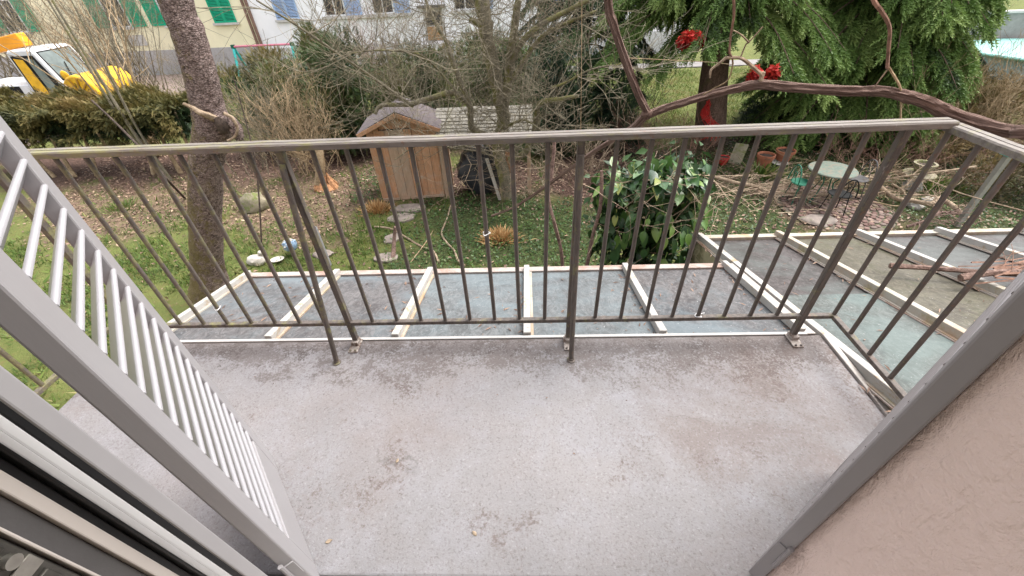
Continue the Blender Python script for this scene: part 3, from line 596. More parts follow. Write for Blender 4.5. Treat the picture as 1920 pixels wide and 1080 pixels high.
# ------------------------------------------------------------------ louvred shutters
def shutter(loc, rz, sg, label, tall=2.06, W=0.556, mat=MAT_SHUT, slatmat=MAT_SLAT):
    t = thing('louvred_shutter', label, 'shutter', loc, rz, 'louvred shutters of the balcony door')
    T = 0.033*sg; y0, y1 = min(0, T), max(0, T); sw = 0.082
    MB().box(0, sw, y0, y1, 0, tall).build('stile', mat, t, None, 0.004)
    MB().box(W-0.072, W, y0, y1, 0, tall).build('stile', mat, t, None, 0.004)
    MB().box(sw+0.0005, W-0.0725, y0+0.001, y1-0.001, 0.0, 0.20).build('bottom_rail', mat, t, None, 0.003)
    MB().box(sw+0.0005, W-0.0725, y0+0.001, y1-0.001, tall-0.10, tall).build('top_rail', mat, t, None, 0.003)
    prof = []
    for k in range(12):
        a = 2*math.pi*k/12; px = 0.0205*(1 if math.cos(a) > 0 else -1)+0.0055*math.cos(a); py = 0.0055*math.sin(a)
        prof.append((px, py))
    ca = math.radians(52); mb = MB()
    poly = [((p[0]*math.cos(ca)-p[1]*math.sin(ca))*sg, -(p[0]*math.sin(ca)+p[1]*math.cos(ca))) for p in prof]
    if sg < 0: poly = poly[::-1]
    mb.prism(poly, 1, 2, sw-0.004, W-0.068); me = mb.mesh('slat', slatmat, 35)
    z = 0.232
    while z < tall-0.12: link('slat', me, t, None, (0, T*0.5, z)); z += 0.0513
    # strap hinge and small slide bolt on the hinge edge
    mb = MB(); mb.box(-0.004, 0.0, y0+0.004, y1-0.004, 0.16, 0.24); mb.tube([(-0.006, y1-0.004 if sg > 0 else y0+0.004, 0.14), (-0.006, y1-0.004 if sg > 0 else y0+0.004, 0.26)], 0.006, 8); mb.build('hinge', mat, t, 40)
    return t
dl = Vector((-0.662, 0.749)); dr_ = Vector((0.815, 0.579))
shL = shutter((-0.625, 0.363, FL+0.03), math.atan2(dl.y, dl.x), 1, 'light grey louvred shutter standing open on the left of the balcony')
shR = shutter((0.622, 0.411, FL+0.045), math.atan2(dr_.y, dr_.x), -1, 'shaded grey edge of the shutter standing open in front of the pink wall', mat=MAT_SHUT2, slatmat=MAT_SHUT2)
mb = MB(); mb.tube([(0.02, -0.017, -0.03), (0.02, -0.017, 0.015)], 0.010, 10); mb.box(0.002, 0.04, -0.031, -0.003, 0.016, 0.03); mb.build('shutter_holder', MAT_STEEL, shR, 40)

# ------------------------------------------------------------------ window-door frame on the left
t = thing('door_frame', 'white balcony door frame with black gasket and lock strip, lower left corner', 'door frame', (-0.70, 0, FL))
hgt = 2.2
def strip(nm, x0, x1, y0, y1, mat, bev=0.002): return MB().box(x0, x1, y0, y1, 0.0, hgt).build(nm, mat, t, None, bev)
strip('grey_jamb', 0.053, 0.060, 0.2823, 0.3093, MAT_JAMB, 0.003)
strip('gap_shade_strip', -0.10, -0.004, 0.298, 0.316, MAT_RUB)  # solid black strip standing in for the shade inside the gap
strip('outer_frame', -0.09, -0.002, 0.283, 0.2975, MAT_WHITE, 0.003)
strip('outer_frame', -0.09, 0.000, 0.2715, 0.2828, MAT_WHITE)
strip('gasket', -0.09, 0.004, 0.265, 0.2712, MAT_RUB, 0.0025)
strip('gasket', -0.09, -0.010, 0.251, 0.2648, MAT_RUB)
strip('leaf_edge', -0.09, -0.002, 0.233, 0.2507, MAT_BEIGE, 0.002)
strip('leaf_groove', -0.09, -0.012, 0.203, 0.2327, MAT_DGREY)
strip('leaf_edge', -0.09, -0.002, 0.198, 0.2027, MAT_BEIGE)
strip('lock_channel', -0.09, -0.014, 0.150, 0.1977, MAT_DGREY)
strip('leaf_edge', -0.09, 0.0, 0.100, 0.1497, MAT_BEIGE)
lk = MB(); lk.box(-0.0135, -0.006, 0.156, 0.194, 0.05, 1.6); lo = lk.build('lock_strip', MAT_DSTEEL, t, None, 0.002)
for z in (0.16, 0.44, 0.66, 0.755, 0.86, 0.99, 1.2, 1.4):
    MB().tube([(-0.006, 0.176, z), (0.006, 0.176, z)], 0.010, 14).build('roller', MAT_STEEL, lo, 40)
    MB().box(-0.006, -0.003, 0.160, 0.192, z-0.045, z-0.018).build('keep_plate', MAT_STEEL, lo, None, 0.001)
    MB().box(-0.006, 0.001, 0.166, 0.186, z+0.02, z+0.05).build('latch_block', MAT_DSTEEL, lo, None, 0.002)

# ------------------------------------------------------------------ balcony railing
t = thing('balcony_railing', 'weathered iron balcony railing with thin upright bars and grey handrail', 'railing', (0, 1.39, FL))
ZT, ZB = 0.993, 0.139        # undersides / centres above the floor
XC, XL = 1.388, -2.06
def rail_top(nm, a, b, drop=0.0, bk=1):
    ax = Vector(b)-Vector(a); mb = MB(); pr = [(-0.027, -0.011), (0.027, -0.011), (0.027, 0.006), (0.023, 0.011), (0.004, 0.011), (0.003, 0.007), (-0.001, 0.007), (-0.002, 0.011), (-0.023, 0.011), (-0.027, 0.006)]
    a = Vector(a); u, sd, up = frame(ax); n = len(pr); o = 0; seg = 24
    for i in range(seg+1):
        p = a+ax*(i/seg); jz = 0.0016*noise.noise(Vector((i*0.7, a.x, 3)))
        for q in pr: mb.v.append(tuple(p+sd*q[0]+up*(q[1]-drop+jz)))
    for i in range(seg):
        for j in range(n): k = (j+1) % n; mb.f.append((i*n+j, i*n+k, (i+1)*n+k, (i+1)*n+j))
    mb.f.append(tuple(range(n))[::-1]); mb.f.append(tuple(seg*n+j for j in range(n)))
    return mb.build(nm, MAT_RAILTOP, t)
rail_top('top_rail', (XL, 0, ZT), (XC-0.005, 0, ZT))
rail_top('top_rail', (XC+0.004, 0.02, ZT-0.012), (XC+0.004, -0.95, ZT-0.012))
rail_top('top_rail', (XL, -0.03, ZT), (XL, -0.95, ZT))
MB().box(XL, XC+0.012, -0.012, 0.012, ZB-0.010, ZB+0.010).build('bottom_rail', MAT_IRON, t, None, 0.003)
MB().box(XC-0.012, XC+0.012, -0.98, -0.0125, ZB-0.010, ZB+0.010).build('bottom_rail', MAT_IRON, t, None, 0.003)
MB().box(XL-0.012, XL+0.012, -0.98, -0.0125, ZB-0.010, ZB+0.010).build('bottom_rail', MAT_IRON, t, None, 0.003)
barme = MB().tube([(0, 0, ZB), (0, 0, ZT-0.02)], 0.0088, 10).mesh('bar', MAT_IRON, 40)
xs = [-0.867-0.1195*k for k in range(1, 9)]+[-0.867+0.1171*k for k in range(1, 9)]+[0.187+0.1184*k for k in range(1, 9)]+[XC]
for x in xs: link('bar', barme, t, None, (x, rng.uniform(-.003, .003), 0), (rng.uniform(-.004, .004), rng.uniform(-.006, .006), 0))
for k in range(1, 8): link('bar', barme, t, None, (XC, -0.121*k, 0))
for k in range(1, 8): link('bar', barme, t, None, (XL, -0.121*k, 0))
for x in (-0.867, 0.187, 1.253, -1.96):
    MB().box(x-0.0125, x+0.0125, -0.0125, 0.0125, 0.012, ZT-0.012).build('post', MAT_IRON, t, None, 0.002)
    bp = MB(); bp.box(x-0.024, x+0.024, -0.070, 0.020, 0.001, 0.009); bp.box(x-0.017, x+0.017, -0.030, 0.016, 0.0095, 0.030); b = bp.build('base_plate', MAT_BRACKET, t, None, 0.003)
    bo = MB()
    for yy in (-0.062,): bo.tube([(x-0.012, yy, 0.009), (x-0.012, yy, 0.016)], 0.005, 6); bo.tube([(x+0.012, yy, 0.009), (x+0.012, yy, 0.016)], 0.005, 6)
    bo.build('bolt', MAT_IRON, b)
for x, fx in ((-0.867, -0.925), (0.187, 0.190)):
    MB().tube([(fx, -0.128, 0.0), (fx+(x-fx)*0.5, -0.075, 0.45), (x, -0.020, ZT-0.06)], 0.0115, 10).build('brace', MAT_IRON, t, 40)
    MB().lathe([(0.020, 0.0005), (0.020, 0.005), (0.013, 0.007), (0.012, 0.016)], 14, fx, -0.128).build('brace_foot', MAT_IRON, t, 40)
tie = MB().tube([(0.014*math.cos(a), 0.014*math.sin(a), 0.004*math.sin(2*a)) for a in [i*math.pi/5 for i in range(11)]]+[(0.03, -0.012, 0.006)], 0.002, 5).mesh('cable_tie', MAT_WHITE, 40)
for x, z in ((-0.867-0.1195*5, 0.25), (-0.867+0.1171*6, 0.62), (0.187+0.1184*5, 0.152)): link('cable_tie', tie, t, None, (x, 0, z), x*9)

# ------------------------------------------------------------------ glass lean-to roof under the balcony
t = thing('conservatory', 'low glass roof with white glazing bars below the balcony, dirty panes', 'conservatory', (0, 1.36, 0))
zl = lambda y: EYE-1.422-0.225*(y-1.36)          # bar tops, left part
zr = lambda y: 2.35+0.238*(3.0-y)                 # right part
ly = lambda y: y-1.36
def slope_box(mb, x0, x1, y0, y1, zf, lo, hi):
    return mb.hexa([(x0, ly(y0), zf(y0)+lo), (x1, ly(y0), zf(y0)+lo), (x1, ly(y1), zf(y1)+lo), (x0, ly(y1), zf(y1)+lo), (x0, ly(y0), zf(y0)+hi), (x1, ly(y0), zf(y0)+hi), (x1, ly(y1), zf(y1)+hi), (x0, ly(y1), zf(y1)+hi)])
LB = [-1.99, -1.346, -0.684, -0.014, 0.657, 1.325]; YF = 2.275
for i in range(5):
    slope_box(MB(), LB[i]+0.004, LB[i+1]-0.004, 1.425, YF-0.05, zl, -0.052, -0.046).build('glass_pane', MAT_GLASS[(0, 0, 1, 1, 0)[i]], t)
for i, x in enumerate(LB):
    wd = 0.030 if 0 < i < 5 else 0.024
    b = slope_box(MB(), x-wd*0.62, x+wd*0.62, 1.428, YF-0.004 if 0 < i < 5 else YF, zl, -0.045, 0.0).build('glazing_bar', MAT_BARW, t, None, 0.004)
    slope_box(MB(), x+wd*0.62+0.001, x+wd*0.62+0.015, 1.43, YF-0.05, zl, -0.0455, -0.036).build('putty_strip', MAT_BARR, b)
slope_box(MB(), -2.01, 1.34, YF-0.05, YF+0.02, zl, -0.085, -0.030).build('eave_board', MAT_EAVE, t, None, 0.004)
MB().box(-2.0, 1.34, ly(1.407), ly(1.424), FL-0.06, FL+0.004).build('wall_flashing', MAT_TRIM, t, None, 0.002)
RB = [1.452, 2.105, 2.75, 3.40, 4.05, 4.70]; YR = 3.0
for i in range(5):
    # each bay has two lengths of glass lapped over each other
    slope_box(MB(), RB[i]+0.004, RB[i+1]-0.004, 0.41, 1.93, zr, -0.062, -0.056).build('glass_pane', MAT_GLASSN if i < 1 else MAT_GLASSR[1], t)
    slope_box(MB(), RB[i]+0.004, RB[i+1]-0.004, 1.90, YR-0.06, zr, -0.070, -0.064).build('glass_pane', MAT_GLASSR[0 if i in (0, 3) else (0 if i == 2 else 1)], t)
for i, x in enumerate(RB):
    b = slope_box(MB(), x-0.021, x+0.021, 0.41, YR, zr, -0.055, 0.0).build('glazing_bar', MAT_BARR if i == 1 else MAT_BARW, t, None, 0.004)
    slope_box(MB(), x-0.036, x-0.0215, 0.42, YR-0.06, zr, -0.0555, -0.044).build('putty_strip', MAT_BARR, b)
    slope_box(MB(), x-0.043, x-0.0365, 0.42, YR-0.06, zr, -0.056, -0.050).build('putty_strip', MAT_EAVE, b)
slope_box(MB(), 1.41, 4.75, YR-0.06, YR+0.02, zr, -0.10, -0.035).build('eave_board', MAT_BARR, t, None, 0.004)
slope_box(MB(), 1.345, 1.40, 1.43, YF+0.02, zl, -0.075, -0.035).build('valley_flashing', MAT_ZINC, t, None, 0.003)
# side cheek and walls
mb = MB(); mb.hexa([(1.431, ly(0.42), FL-0.3), (1.470, ly(0.42), FL-0.3), (1.470, ly(YR-0.005), 1.9), (1.431, ly(YR-0.005), 1.9), (1.431, ly(0.42), zr(0.42)-0.057), (1.470, ly(0.42), zr(0.42)-0.057), (1.470, ly(YR-0.005), zr(YR)-0.057), (1.431, ly(YR-0.005), zr(YR)-0.057)])
mb.build('side_board', simple('greenish_side_board', (0.36, 0.32, 0.21), 0.8, 0.3, 6, dirt=(0.17, 0.15, 0.08), dth=0.5), t)
def glazed(x0, x1, y, ztop):
    MB().box(x0, x1, ly(y)-0.02, ly(y)+0.02, 0, 0.5).build('knee_wall', MAT_STUCCO, t)
    MB().box(x0, x1, ly(y)-0.03, ly(y)+0.03, ztop-0.10, ztop).build('frame_beam', MAT_TRIM, t)
    n = max(1, round((x1-x0)/0.66))
    for i in range(n+1):
        xx = x0+(x1-x0)*i/n; MB().box(xx-0.02, xx+0.02, ly(y)-0.025, ly(y)+0.025, 0.5, ztop-0.10).build('frame_post', MAT_TRIM, t)
        if i < n: MB().box(xx+0.021, xx+(x1-x0)/n-0.021, ly(y)-0.003, ly(y)+0.003, 0.501, ztop-0.101).build('wall_pane', MAT_GLASS[0], t)
glazed(-1.98, 1.42, YF-0.045, zl(YF)-0.09); glazed(1.48, 4.7, YR-0.05, zr(YR)-0.105)
for x in (-1.99, 1.449):
    y1 = YF-0.08 if x < 0 else YR-0.09
    MB().box(x-0.018, x+0.018, ly(0.41), ly(y1), 0, 1.85).build('side_wall', MAT_TRIM, t)
mb = MB(); mb.hexa([(-2.008, ly(1.425), 1.851), (-1.972, ly(1.425), 1.851), (-1.972, ly(2.19), 1.851), (-2.008, ly(2.19), 1.851), (-2.008, ly(1.425), zl(1.425)-0.06), (-1.972, ly(1.425), zl(1.425)-0.06), (-1.972, ly(2.19), zl(2.19)-0.06), (-2.008, ly(2.19), zl(2.19)-0.06)]); mb.build('side_board', MAT_EAVE, t)
# leaf scraps and twig litter collected on the glass
x = np.concatenate([nr.uniform(-1.9, 1.3, 120), nr.choice(LB[1:], 140)-0.03+nr.normal(0, 0.02, 140)]); y = nr.uniform(1.45, 2.2, 260)
x2 = np.concatenate([nr.choice(RB[:5], 320)+nr.choice([0.028, -0.05], 320)+nr.normal(0, 0.012, 320), nr.uniform(1.5, 4.6, 140)]); y2 = nr.uniform(0.7, 2.9, 460)
P = np.concatenate([np.stack([x, y, EYE-1.422-0.225*(y-1.36)-0.043], 1), np.stack([x2, y2, 2.35+0.238*(3-y2)-0.053], 1)])
me = scatter_mesh('roof_litter', lf[0]*[1.6, 0.5, 1], lf[1], basis(flat(len(P)), nr.uniform(-.3, .3, len(P)), nr.uniform(0.01, 0.035, len(P))), P, nr.uniform(0, 0.8, len(P)), MAT_LITTER)
tag(link('roof_litter', me), 'dead leaf scraps and twigs collected along the glazing bars', 'leaf litter', None, 'stuff')
# pruned twig bundle lying on the right roof
t = thing('twig_bundle', 'heap of reddish pruned twigs lying on the glass roof at right', 'twigs', (0, 0, 0))
bz = lambda x, y: (x, y, zr(y)+0.02)
rg = random.Random(5); mb = MB()
limb(mb, [bz(2.35, 2.19), bz(2.62, 2.12), bz(2.95, 2.02), bz(3.3, 1.98), bz(3.7, 1.85)], 0.017, 0.012, 6); limb(mb, [bz(2.6, 1.99), (2.8, 2.0, zr(2.0)+0.05), (3.1, 2.02, zr(2.02)+0.04), (3.6, 2.05, zr(2.05)+0.06)], 0.022, 0.015, 6)
mb.build('stick', MAT_CANE, t, 50); mb = MB()
for k in range(26):
    x0 = rg.uniform(2.6, 3.4); y0 = rg.uniform(1.85, 2.2); grow(mb, (x0, y0, zr(y0)+rg.uniform(0.0, 0.06)), (1, rg.uniform(-.35, .35), rg.uniform(-.02, .18)), rg.uniform(0.3, 0.7), rg.uniform(0.004, 0.008), 1, rg, 0.12, 0.0, 2, 0.5)
mb.build('twig', MAT_TWIGR, t)
# ------------------------------------------------------------------ houses at the back (facade along x at y = 25.3)
YH = 25.3; X0 = -20.94
def fbox(x0, x1, d0, d1, z0, z1): return MB().box(x0, x1, YH-d1, YH-d0, z0, z1)     # d = how far proud of the facade
def louvre_leaf(parent, x0, x1, z0, z1, mat, d=0.03):
    o = MB()
    for a, b in ((x0, x0+0.07), (x1-0.07, x1)): o.box(a, b, YH-d-0.045, YH-d, z0, z1)
    o.box(x0+0.071, x1-0.071, YH-d-0.044, YH-d-0.001, z0, z0+0.10); o.box(x0+0.071, x1-0.071, YH-d-0.044, YH-d-0.001, z1-0.10, z1)
    s = o.build('shutter', mat, parent); z = z0+0.13; sl = MB()
    while z < z1-0.12:
        sl.hexa([(x0+0.072, YH-d-0.040, z), (x1-0.072, YH-d-0.040, z), (x1-0.072, YH-d-0.004, z+0.035), (x0+0.072, YH-d-0.004, z+0.035), (x0+0.072, YH-d-0.040, z+0.012), (x1-0.072, YH-d-0.040, z+0.012), (x1-0.072, YH-d-0.004, z+0.047), (x0+0.072, YH-d-0.004, z+0.047)]); z += 0.062
    tag(sl.build('louvre', mat, s), kind='stuff')
def hwindow(parent, x0, x1, z0, z1, sill=True, mull=1):
    w = MB(); wd = 0.06
    w.box(x0, x1, YH-0.045, YH-0.004, z0, z0+wd); w.box(x0, x1, YH-0.045, YH-0.004, z1-wd, z1)
    xs_ = [x0+(x1-x0)*i/(mull+1) for i in range(mull+2)]
    for i, x in enumerate(xs_):
        a, b = (x, x+wd) if i == 0 else ((x-wd, x) if i == mull+1 else (x-wd/2, x+wd/2)); w.box(a, b, YH-0.044, YH-0.005, z0+wd, z1-wd)
    f = w.build('window', MAT_WHITE, parent)
    for i in range(mull+1): MB().box(xs_[i]+0.02, xs_[i+1]-0.02, YH-0.02, YH-0.003, z0+wd/2, z1-wd/2).build('pane', MAT_PANE, f)
    if sill: MB().box(x0-0.1, x1+0.1, YH-0.16, YH-0.002, z0-0.10, z0-0.002).build('sill', MAT_SILL, f)
def house(name, label, x0, x1, wall, plinth, zpl, cat='house'):
    t = thing(name, label, cat, (0, 0, 0))
    MB().box(x0, x1, YH, YH+9, zpl, 6.6).build('wall', wall, t); MB().box(x0, x1, YH-0.03, YH+9, -0.2, zpl-0.001).build('plinth', plinth, t)
    mb = MB(); mb.prism([(YH-0.6, 6.5), (YH+4.5, 9.4), (YH+9.6, 6.5), (YH+9.6, 6.75), (YH+4.5, 9.7), (YH-0.6, 6.75)], 1, 2, x0-0.3 if name.startswith('y') else x0, x1); mb.build('roof', MAT_TILES, t)
    return t
t = house('yellow_house', 'pale yellow house with green louvred shutters, behind the leaning trunk', -36, -14.42, MAT_YWALL, MAT_PLINTH, 1.2)
MB().box(-36, -14.43, YH-0.037, YH-0.031, 0.70, 0.73).build('plinth_joint', MAT_PLINTH, t)
for s0, s1, op in ((-1.15, -0.08, True), (1.85, 2.9, True), (4.52, 5.72, False), (-7.0, -5.9, True), (-11, -9.9, True)):
    for zz in (2.32, 5.0):
        hwindow(t, X0+s0, X0+s1, zz, zz+1.45)
        if op: louvre_leaf(t, X0+s1+0.03, X0+s1+0.82, zz, zz+1.45, MAT_GSHUT); louvre_leaf(t, X0+s0-0.82, X0+s0-0.03, zz, zz+1.45, MAT_GSHUT)
        else: louvre_leaf(t, X0+s0, (X0*2+s0+s1)/2-0.004, zz, zz+1.45, MAT_GSHUT, 0.05); louvre_leaf(t, (X0*2+s0+s1)/2+0.004, X0+s1, zz, zz+1.45, MAT_GSHUT, 0.05)
fbox(X0-0.75, X0+0.25, 0.002, 0.05, 1.45, 1.95).build('wall_panel', MAT_SILL, t)
t = house('white_house', 'white rendered house with light blue shutters and a brown door', -14.40, 8.5, MAT_WWALL, MAT_PLINTHW, 1.05)
for zz in (2.38, 5.0):
    hwindow(t, X0+7.92, X0+9.15, zz-0.05, zz+1.4, True)
    louvre_leaf(t, X0+7.92, X0+8.53, zz-0.05, zz+1.4, MAT_BSHUT, 0.05); louvre_leaf(t, X0+8.54, X0+9.15, zz-0.05, zz+1.4, MAT_BSHUT, 0.05)
    for a, b in ((10.55, 11.65), (13.1, 14.2), (17.35, 18.5), (21.0, 22.1)):
        hwindow(t, X0+a, X0+b, zz, zz+1.4, zz > 3)
        louvre_leaf(t, X0+b+0.03, X0+b+0.85, zz, zz+1.4, MAT_BSHUT); 
        if zz > 3: louvre_leaf(t, X0+a-0.85, X0+a-0.03, zz, zz+1.4, MAT_BSHUT)
fbox(X0+10.35, X0+15.1, 0.0035, 0.17, 2.24, 2.375).build('sill_band', MAT_SILL, t)
fbox(X0+17.2, X0+18.7, 0.0035, 0.17, 2.24, 2.375).build('sill_band', MAT_SILL, t)
d = fbox(X0+15.68, X0+16.72, 0.004, 0.06, 1.08, 2.55).build('door', MAT_SILL, t)
fbox(X0+15.78, X0+16.62, 0.061, 0.075, 1.10, 1.72).build('door_panel', MAT_DOORW, d); fbox(X0+15.78, X0+16.62, 0.061, 0.07, 1.78, 2.36).build('door_pane', MAT_PANE, d)
fbox(X0+15.5, X0+16.9, 0.004, 0.5, 2.56, 2.66).build('door_canopy', MAT_DGREY, t)
fbox(X0+15.5, X0+16.9, 0.004, 1.1, 0.0, 1.06).build('door_step', MAT_PLINTHW, t)
for a, b, z0, z1 in ((15.0, 15.45, 0.86, 1.03), (17.9, 18.6, 0.52, 1.0), (11.2, 11.9, 0.62, 1.0)):
    f = fbox(X0+a, X0+b, 0.032, 0.06, z0, z1).build('cellar_window', MAT_SILL, t); fbox(X0+a+0.05, X0+b-0.05, 0.061, 0.066, z0+0.05, z1-0.05).build('cellar_pane', MAT_PANE, f)
fbox(-14.42, -14.30, 0.004, 0.10, 0.0, 6.5).build('downpipe', MAT_PIPE, t); fbox(-14.62, -14.52, 0.004, 0.10, 0.0, 6.5).build('downpipe', MAT_PIPE, t)

# swing frame
t = thing('swing_frame', 'childrens swing frame with pink top bar and teal posts by the yellow house', 'swing frame', (-13.6, 24.0, 0))
MB().tube([(-1.66, 0, 1.36), (1.62, 0, 1.36)], 0.05, 10).build('top_bar', MAT_PINK, t, 40)
for x in (-1.6, 1.55):
    for yy in (-0.55, 0.55): MB().tube([(x, 0, 1.36), (x+0.04, yy, 0)], 0.065, 8).build('post', MAT_TEAL, t, 40)
    MB().box(x-0.07, x+0.07, -0.09, 0.09, 1.28, 1.45).build('bracket', MAT_GCHAIR, t)

# yellow machine with white cab (heading +x)
t = thing('construction_vehicle', 'yellow construction vehicle with white cab, parked behind the hedge at far left', 'construction vehicle', (-18.15, 16.3, 0))
PV = [(-0.62, 0.55), (0.80, 0.55), (0.80, 1.25), (0.72, 1.45), (0.42, 2.36), (0.30, 2.46), (-0.52, 2.46), (-0.62, 2.36)]
MB().prism(PV, 0, 2, 0.0, 1.6).build('cab', MAT_CABW, t, None, 0.05)
dw = MB().prism([(-0.53, 0.85), (0.62, 0.85), (0.62, 1.4), (0.33, 2.28), (-0.53, 2.28)], 0, 2, -0.012, 0.002).build('door_window', MAT_DARK, t)
MB().prism([(-0.47, 1.2), (-0.20, 0.95), (0.05, 1.0), (-0.12, 2.15), (-0.45, 2.2)], 0, 2, -0.022, -0.0125).build('seat_back', MAT_YEL, dw)
MB().prism([(0.10, 1.05), (0.48, 1.1), (0.28, 2.15), (0.02, 2.2)], 0, 2, -0.020, -0.0125).build('pane', MAT_CABG, dw)
MB().bar((0.07, -0.02, 0.9), (-0.08, -0.02, 2.26), 0.05, 0.03).build('door_pillar', MAT_DARK, dw)
n_ = Vector((0.91, 0, 0.30)).normalized(); a = Vector((0.715, 0.16, 1.47)); b = Vector((0.425, 0.16, 2.33)); off = n_*0.012
MB().hexa([q+n_*0.002-Vector((0, 0.05, 0)) if i_ in (0, 3, 4, 7) else q+n_*0.002+Vector((0, 0.05, 0)) for i_, q in enumerate([a-(b-a)*0.06, a-(b-a)*0.06+Vector((0, 1.28, 0)), b+(b-a)*0.05+Vector((0, 1.28, 0)), b+(b-a)*0.05, a-(b-a)*0.06+off*0.5, a-(b-a)*0.06+off*0.5+Vector((0, 1.28, 0)), b+(b-a)*0.05+off*0.5+Vector((0, 1.28, 0)), b+(b-a)*0.05+off*0.5])]).build('windscreen_seal', MAT_DARK, t)
fr = MB().hexa([a, a+Vector((0, 1.28, 0)), b+Vector((0, 1.28, 0)), b, a+off, a+off+Vector((0, 1.28, 0)), b+off+Vector((0, 1.28, 0)), b+off]).build('windscreen', MAT_CABG, t)
MB().bar((0.80, 0.5, 1.47), (0.60, 0.75, 1.95), 0.03, 0.02).build('wiper', MAT_DARK, fr)
MB().blob((0.82, 0.22, 1.55), 0.16, 0.05, 0.18, 0.05).build('mirror', MAT_YEL, t, 60)
MB().prism([(0.81, 0.5), (1.45, 0.5), (1.45, 1.0), (1.32, 1.28), (0.81, 1.48)], 0, 2, 0.12, 1.5).build('bonnet', MAT_YEL, t, None, 0.08)
MB().box(0.802, 0.835, 0.10, 1.52, 0.9, 1.455).build('bonnet_seam', MAT_DARK, t)
for yy in (0.28, 1.3): MB().box(1.44, 1.47, yy-0.12, yy+0.12, 0.86, 1.02).build('headlight', MAT_CABW, t)
MB().bar((0.66, -0.03, 0.6), (0.66, -0.03, 1.35), 0.03, 0.03).build('grab_rail', MAT_DARK, t)
MB().box(0.95, 1.35, 0.10, 0.118, 0.95, 1.12).build('bonnet_grille', MAT_ORA, t)
br = MB().prism([(1.62+0.56*math.cos(k*math.pi/9)*1.1, 1.02+0.62*math.sin(k*math.pi/9)) for k in range(18)], 0, 2, -0.35, 1.55).build('bucket', MAT_YEL, t, 30, 0.05)
for k in range(7):
    an = 0.2+k*0.55; MB().bar((1.62, -0.37, 1.02), (1.62+0.58*math.cos(an), -0.37, 1.02+0.53*math.sin(an)), 0.05, 0.04).build('bucket_rib', MAT_RIB, br)
MB().box(-3.2, -0.64, 0.0, 1.7, 0.5, 1.35).build('rear_body', MAT_CABW, t, None, 0.05); MB().box(-2.9, -1.0, -0.012, -0.001, 1.0, 1.3).build('side_window', MAT_DARK, t)
MB().bar((-4.2, 0.6, 2.15), (-0.35, 0.75, 2.72), 0.35, 0.42).build('boom', MAT_ORA, t, None, 0.03)
for x in (-2.3, 1.3):
    wme = MB(); wme.lathe([(0.25, -0.14), (0.50, -0.14), (0.55, -0.08), (0.55, 0.08), (0.50, 0.14), (0.25, 0.14)], 24); me = wme.mesh('wheel', MAT_TYRE, 40)
    for yy in (0.0, 1.6): link('wheel', me, t, None, (x, yy, 0.55), (math.pi/2, 0, 0))
MB().box(-3.0, 2.0, 0.3, 1.3, 0.35, 0.549).build('chassis', MAT_DARK, t)

# right background: grey wall, pale covered pool, car
t = thing('garden_wall', 'low grey garden wall behind the teal pool at the upper right', 'wall', (0, 0, 0))
MB().bar((13.5, 21.5, 0.85), (36, 19.5, 0.85), 0.25, 1.7).build('wall', MAT_WALLG, t); MB().bar((13.5, 21.48, 1.742), (36, 19.48, 1.742), 0.36, 0.08).build('coping', MAT_SILL, t)
t = thing('swimming_pool', 'above ground pool with pale teal rim at the upper right edge', 'pool', (20.2, 17.9, 0))
MB().lathe([(2.62, 0), (2.62, 0.70), (2.55, 0.701)], 12).build('pool_wall', MAT_TEALP, t); MB().lathe([(2.30, 0.712), (2.85, 0.712), (2.88, 0.76), (2.85, 0.80), (2.28, 0.80)], 12).build('rim', MAT_TEALC, t)
MB().lathe([(2.27, 0.74), (0.01, 0.78)], 12).build('cover', MAT_TEALC, t)
def car(name, label, loc, rz, mat, grp):
    t = thing(name, label, 'car', loc, rz, grp)
    MB().prism([(-2.1, 0.28), (2.1, 0.28), (2.15, 0.62), (2.0, 0.86), (1.1, 0.98), (-1.95, 1.02), (-2.14, 0.7)], 0, 2, -0.86, 0.86).build('body', mat, t, None, 0.07)
    MB().prism([(-1.75, 1.021), (1.05, 0.982), (0.35, 1.42), (-1.35, 1.46)], 0, 2, -0.72, 0.72).build('cabin', MAT_CABG, t, None, 0.05)
    MB().prism([(-1.38, 1.455), (0.36, 1.415), (0.2, 1.48), (-1.2, 1.5)], 0, 2, -0.68, 0.68).build('roof', mat, t, None, 0.02)
    for xx in (-1.32, 1.32):
        for yy in (-0.80, 0.80): MB().lathe([(0.2, -0.1), (0.30, -0.1), (0.32, -0.06), (0.32, 0.06), (0.30, 0.1), (0.2, 0.1)], 18).build('wheel', MAT_TYRE, t, 40).matrix_local = Matrix.Translation((xx, yy, 0.32)) @ Matrix.Rotation(math.pi/2, 4, 'X')
    for yy in (-0.6, 0.6): MB().box(2.06, 2.15, yy-0.18, yy+0.18, 0.62, 0.76).build('headlight', MAT_CABW, t)
car('parked_car', 'white parked car beyond the grey wall, nearer the spruce', (21.8, 24.6, 0.05), -0.15, MAT_CARW, 'cars parked beyond the wall')
car('parked_car', 'bluish white parked car at the top right corner beyond the wall', (27.5, 24.2, 0.05), -0.12, MAT_CARW, 'cars parked beyond the wall')

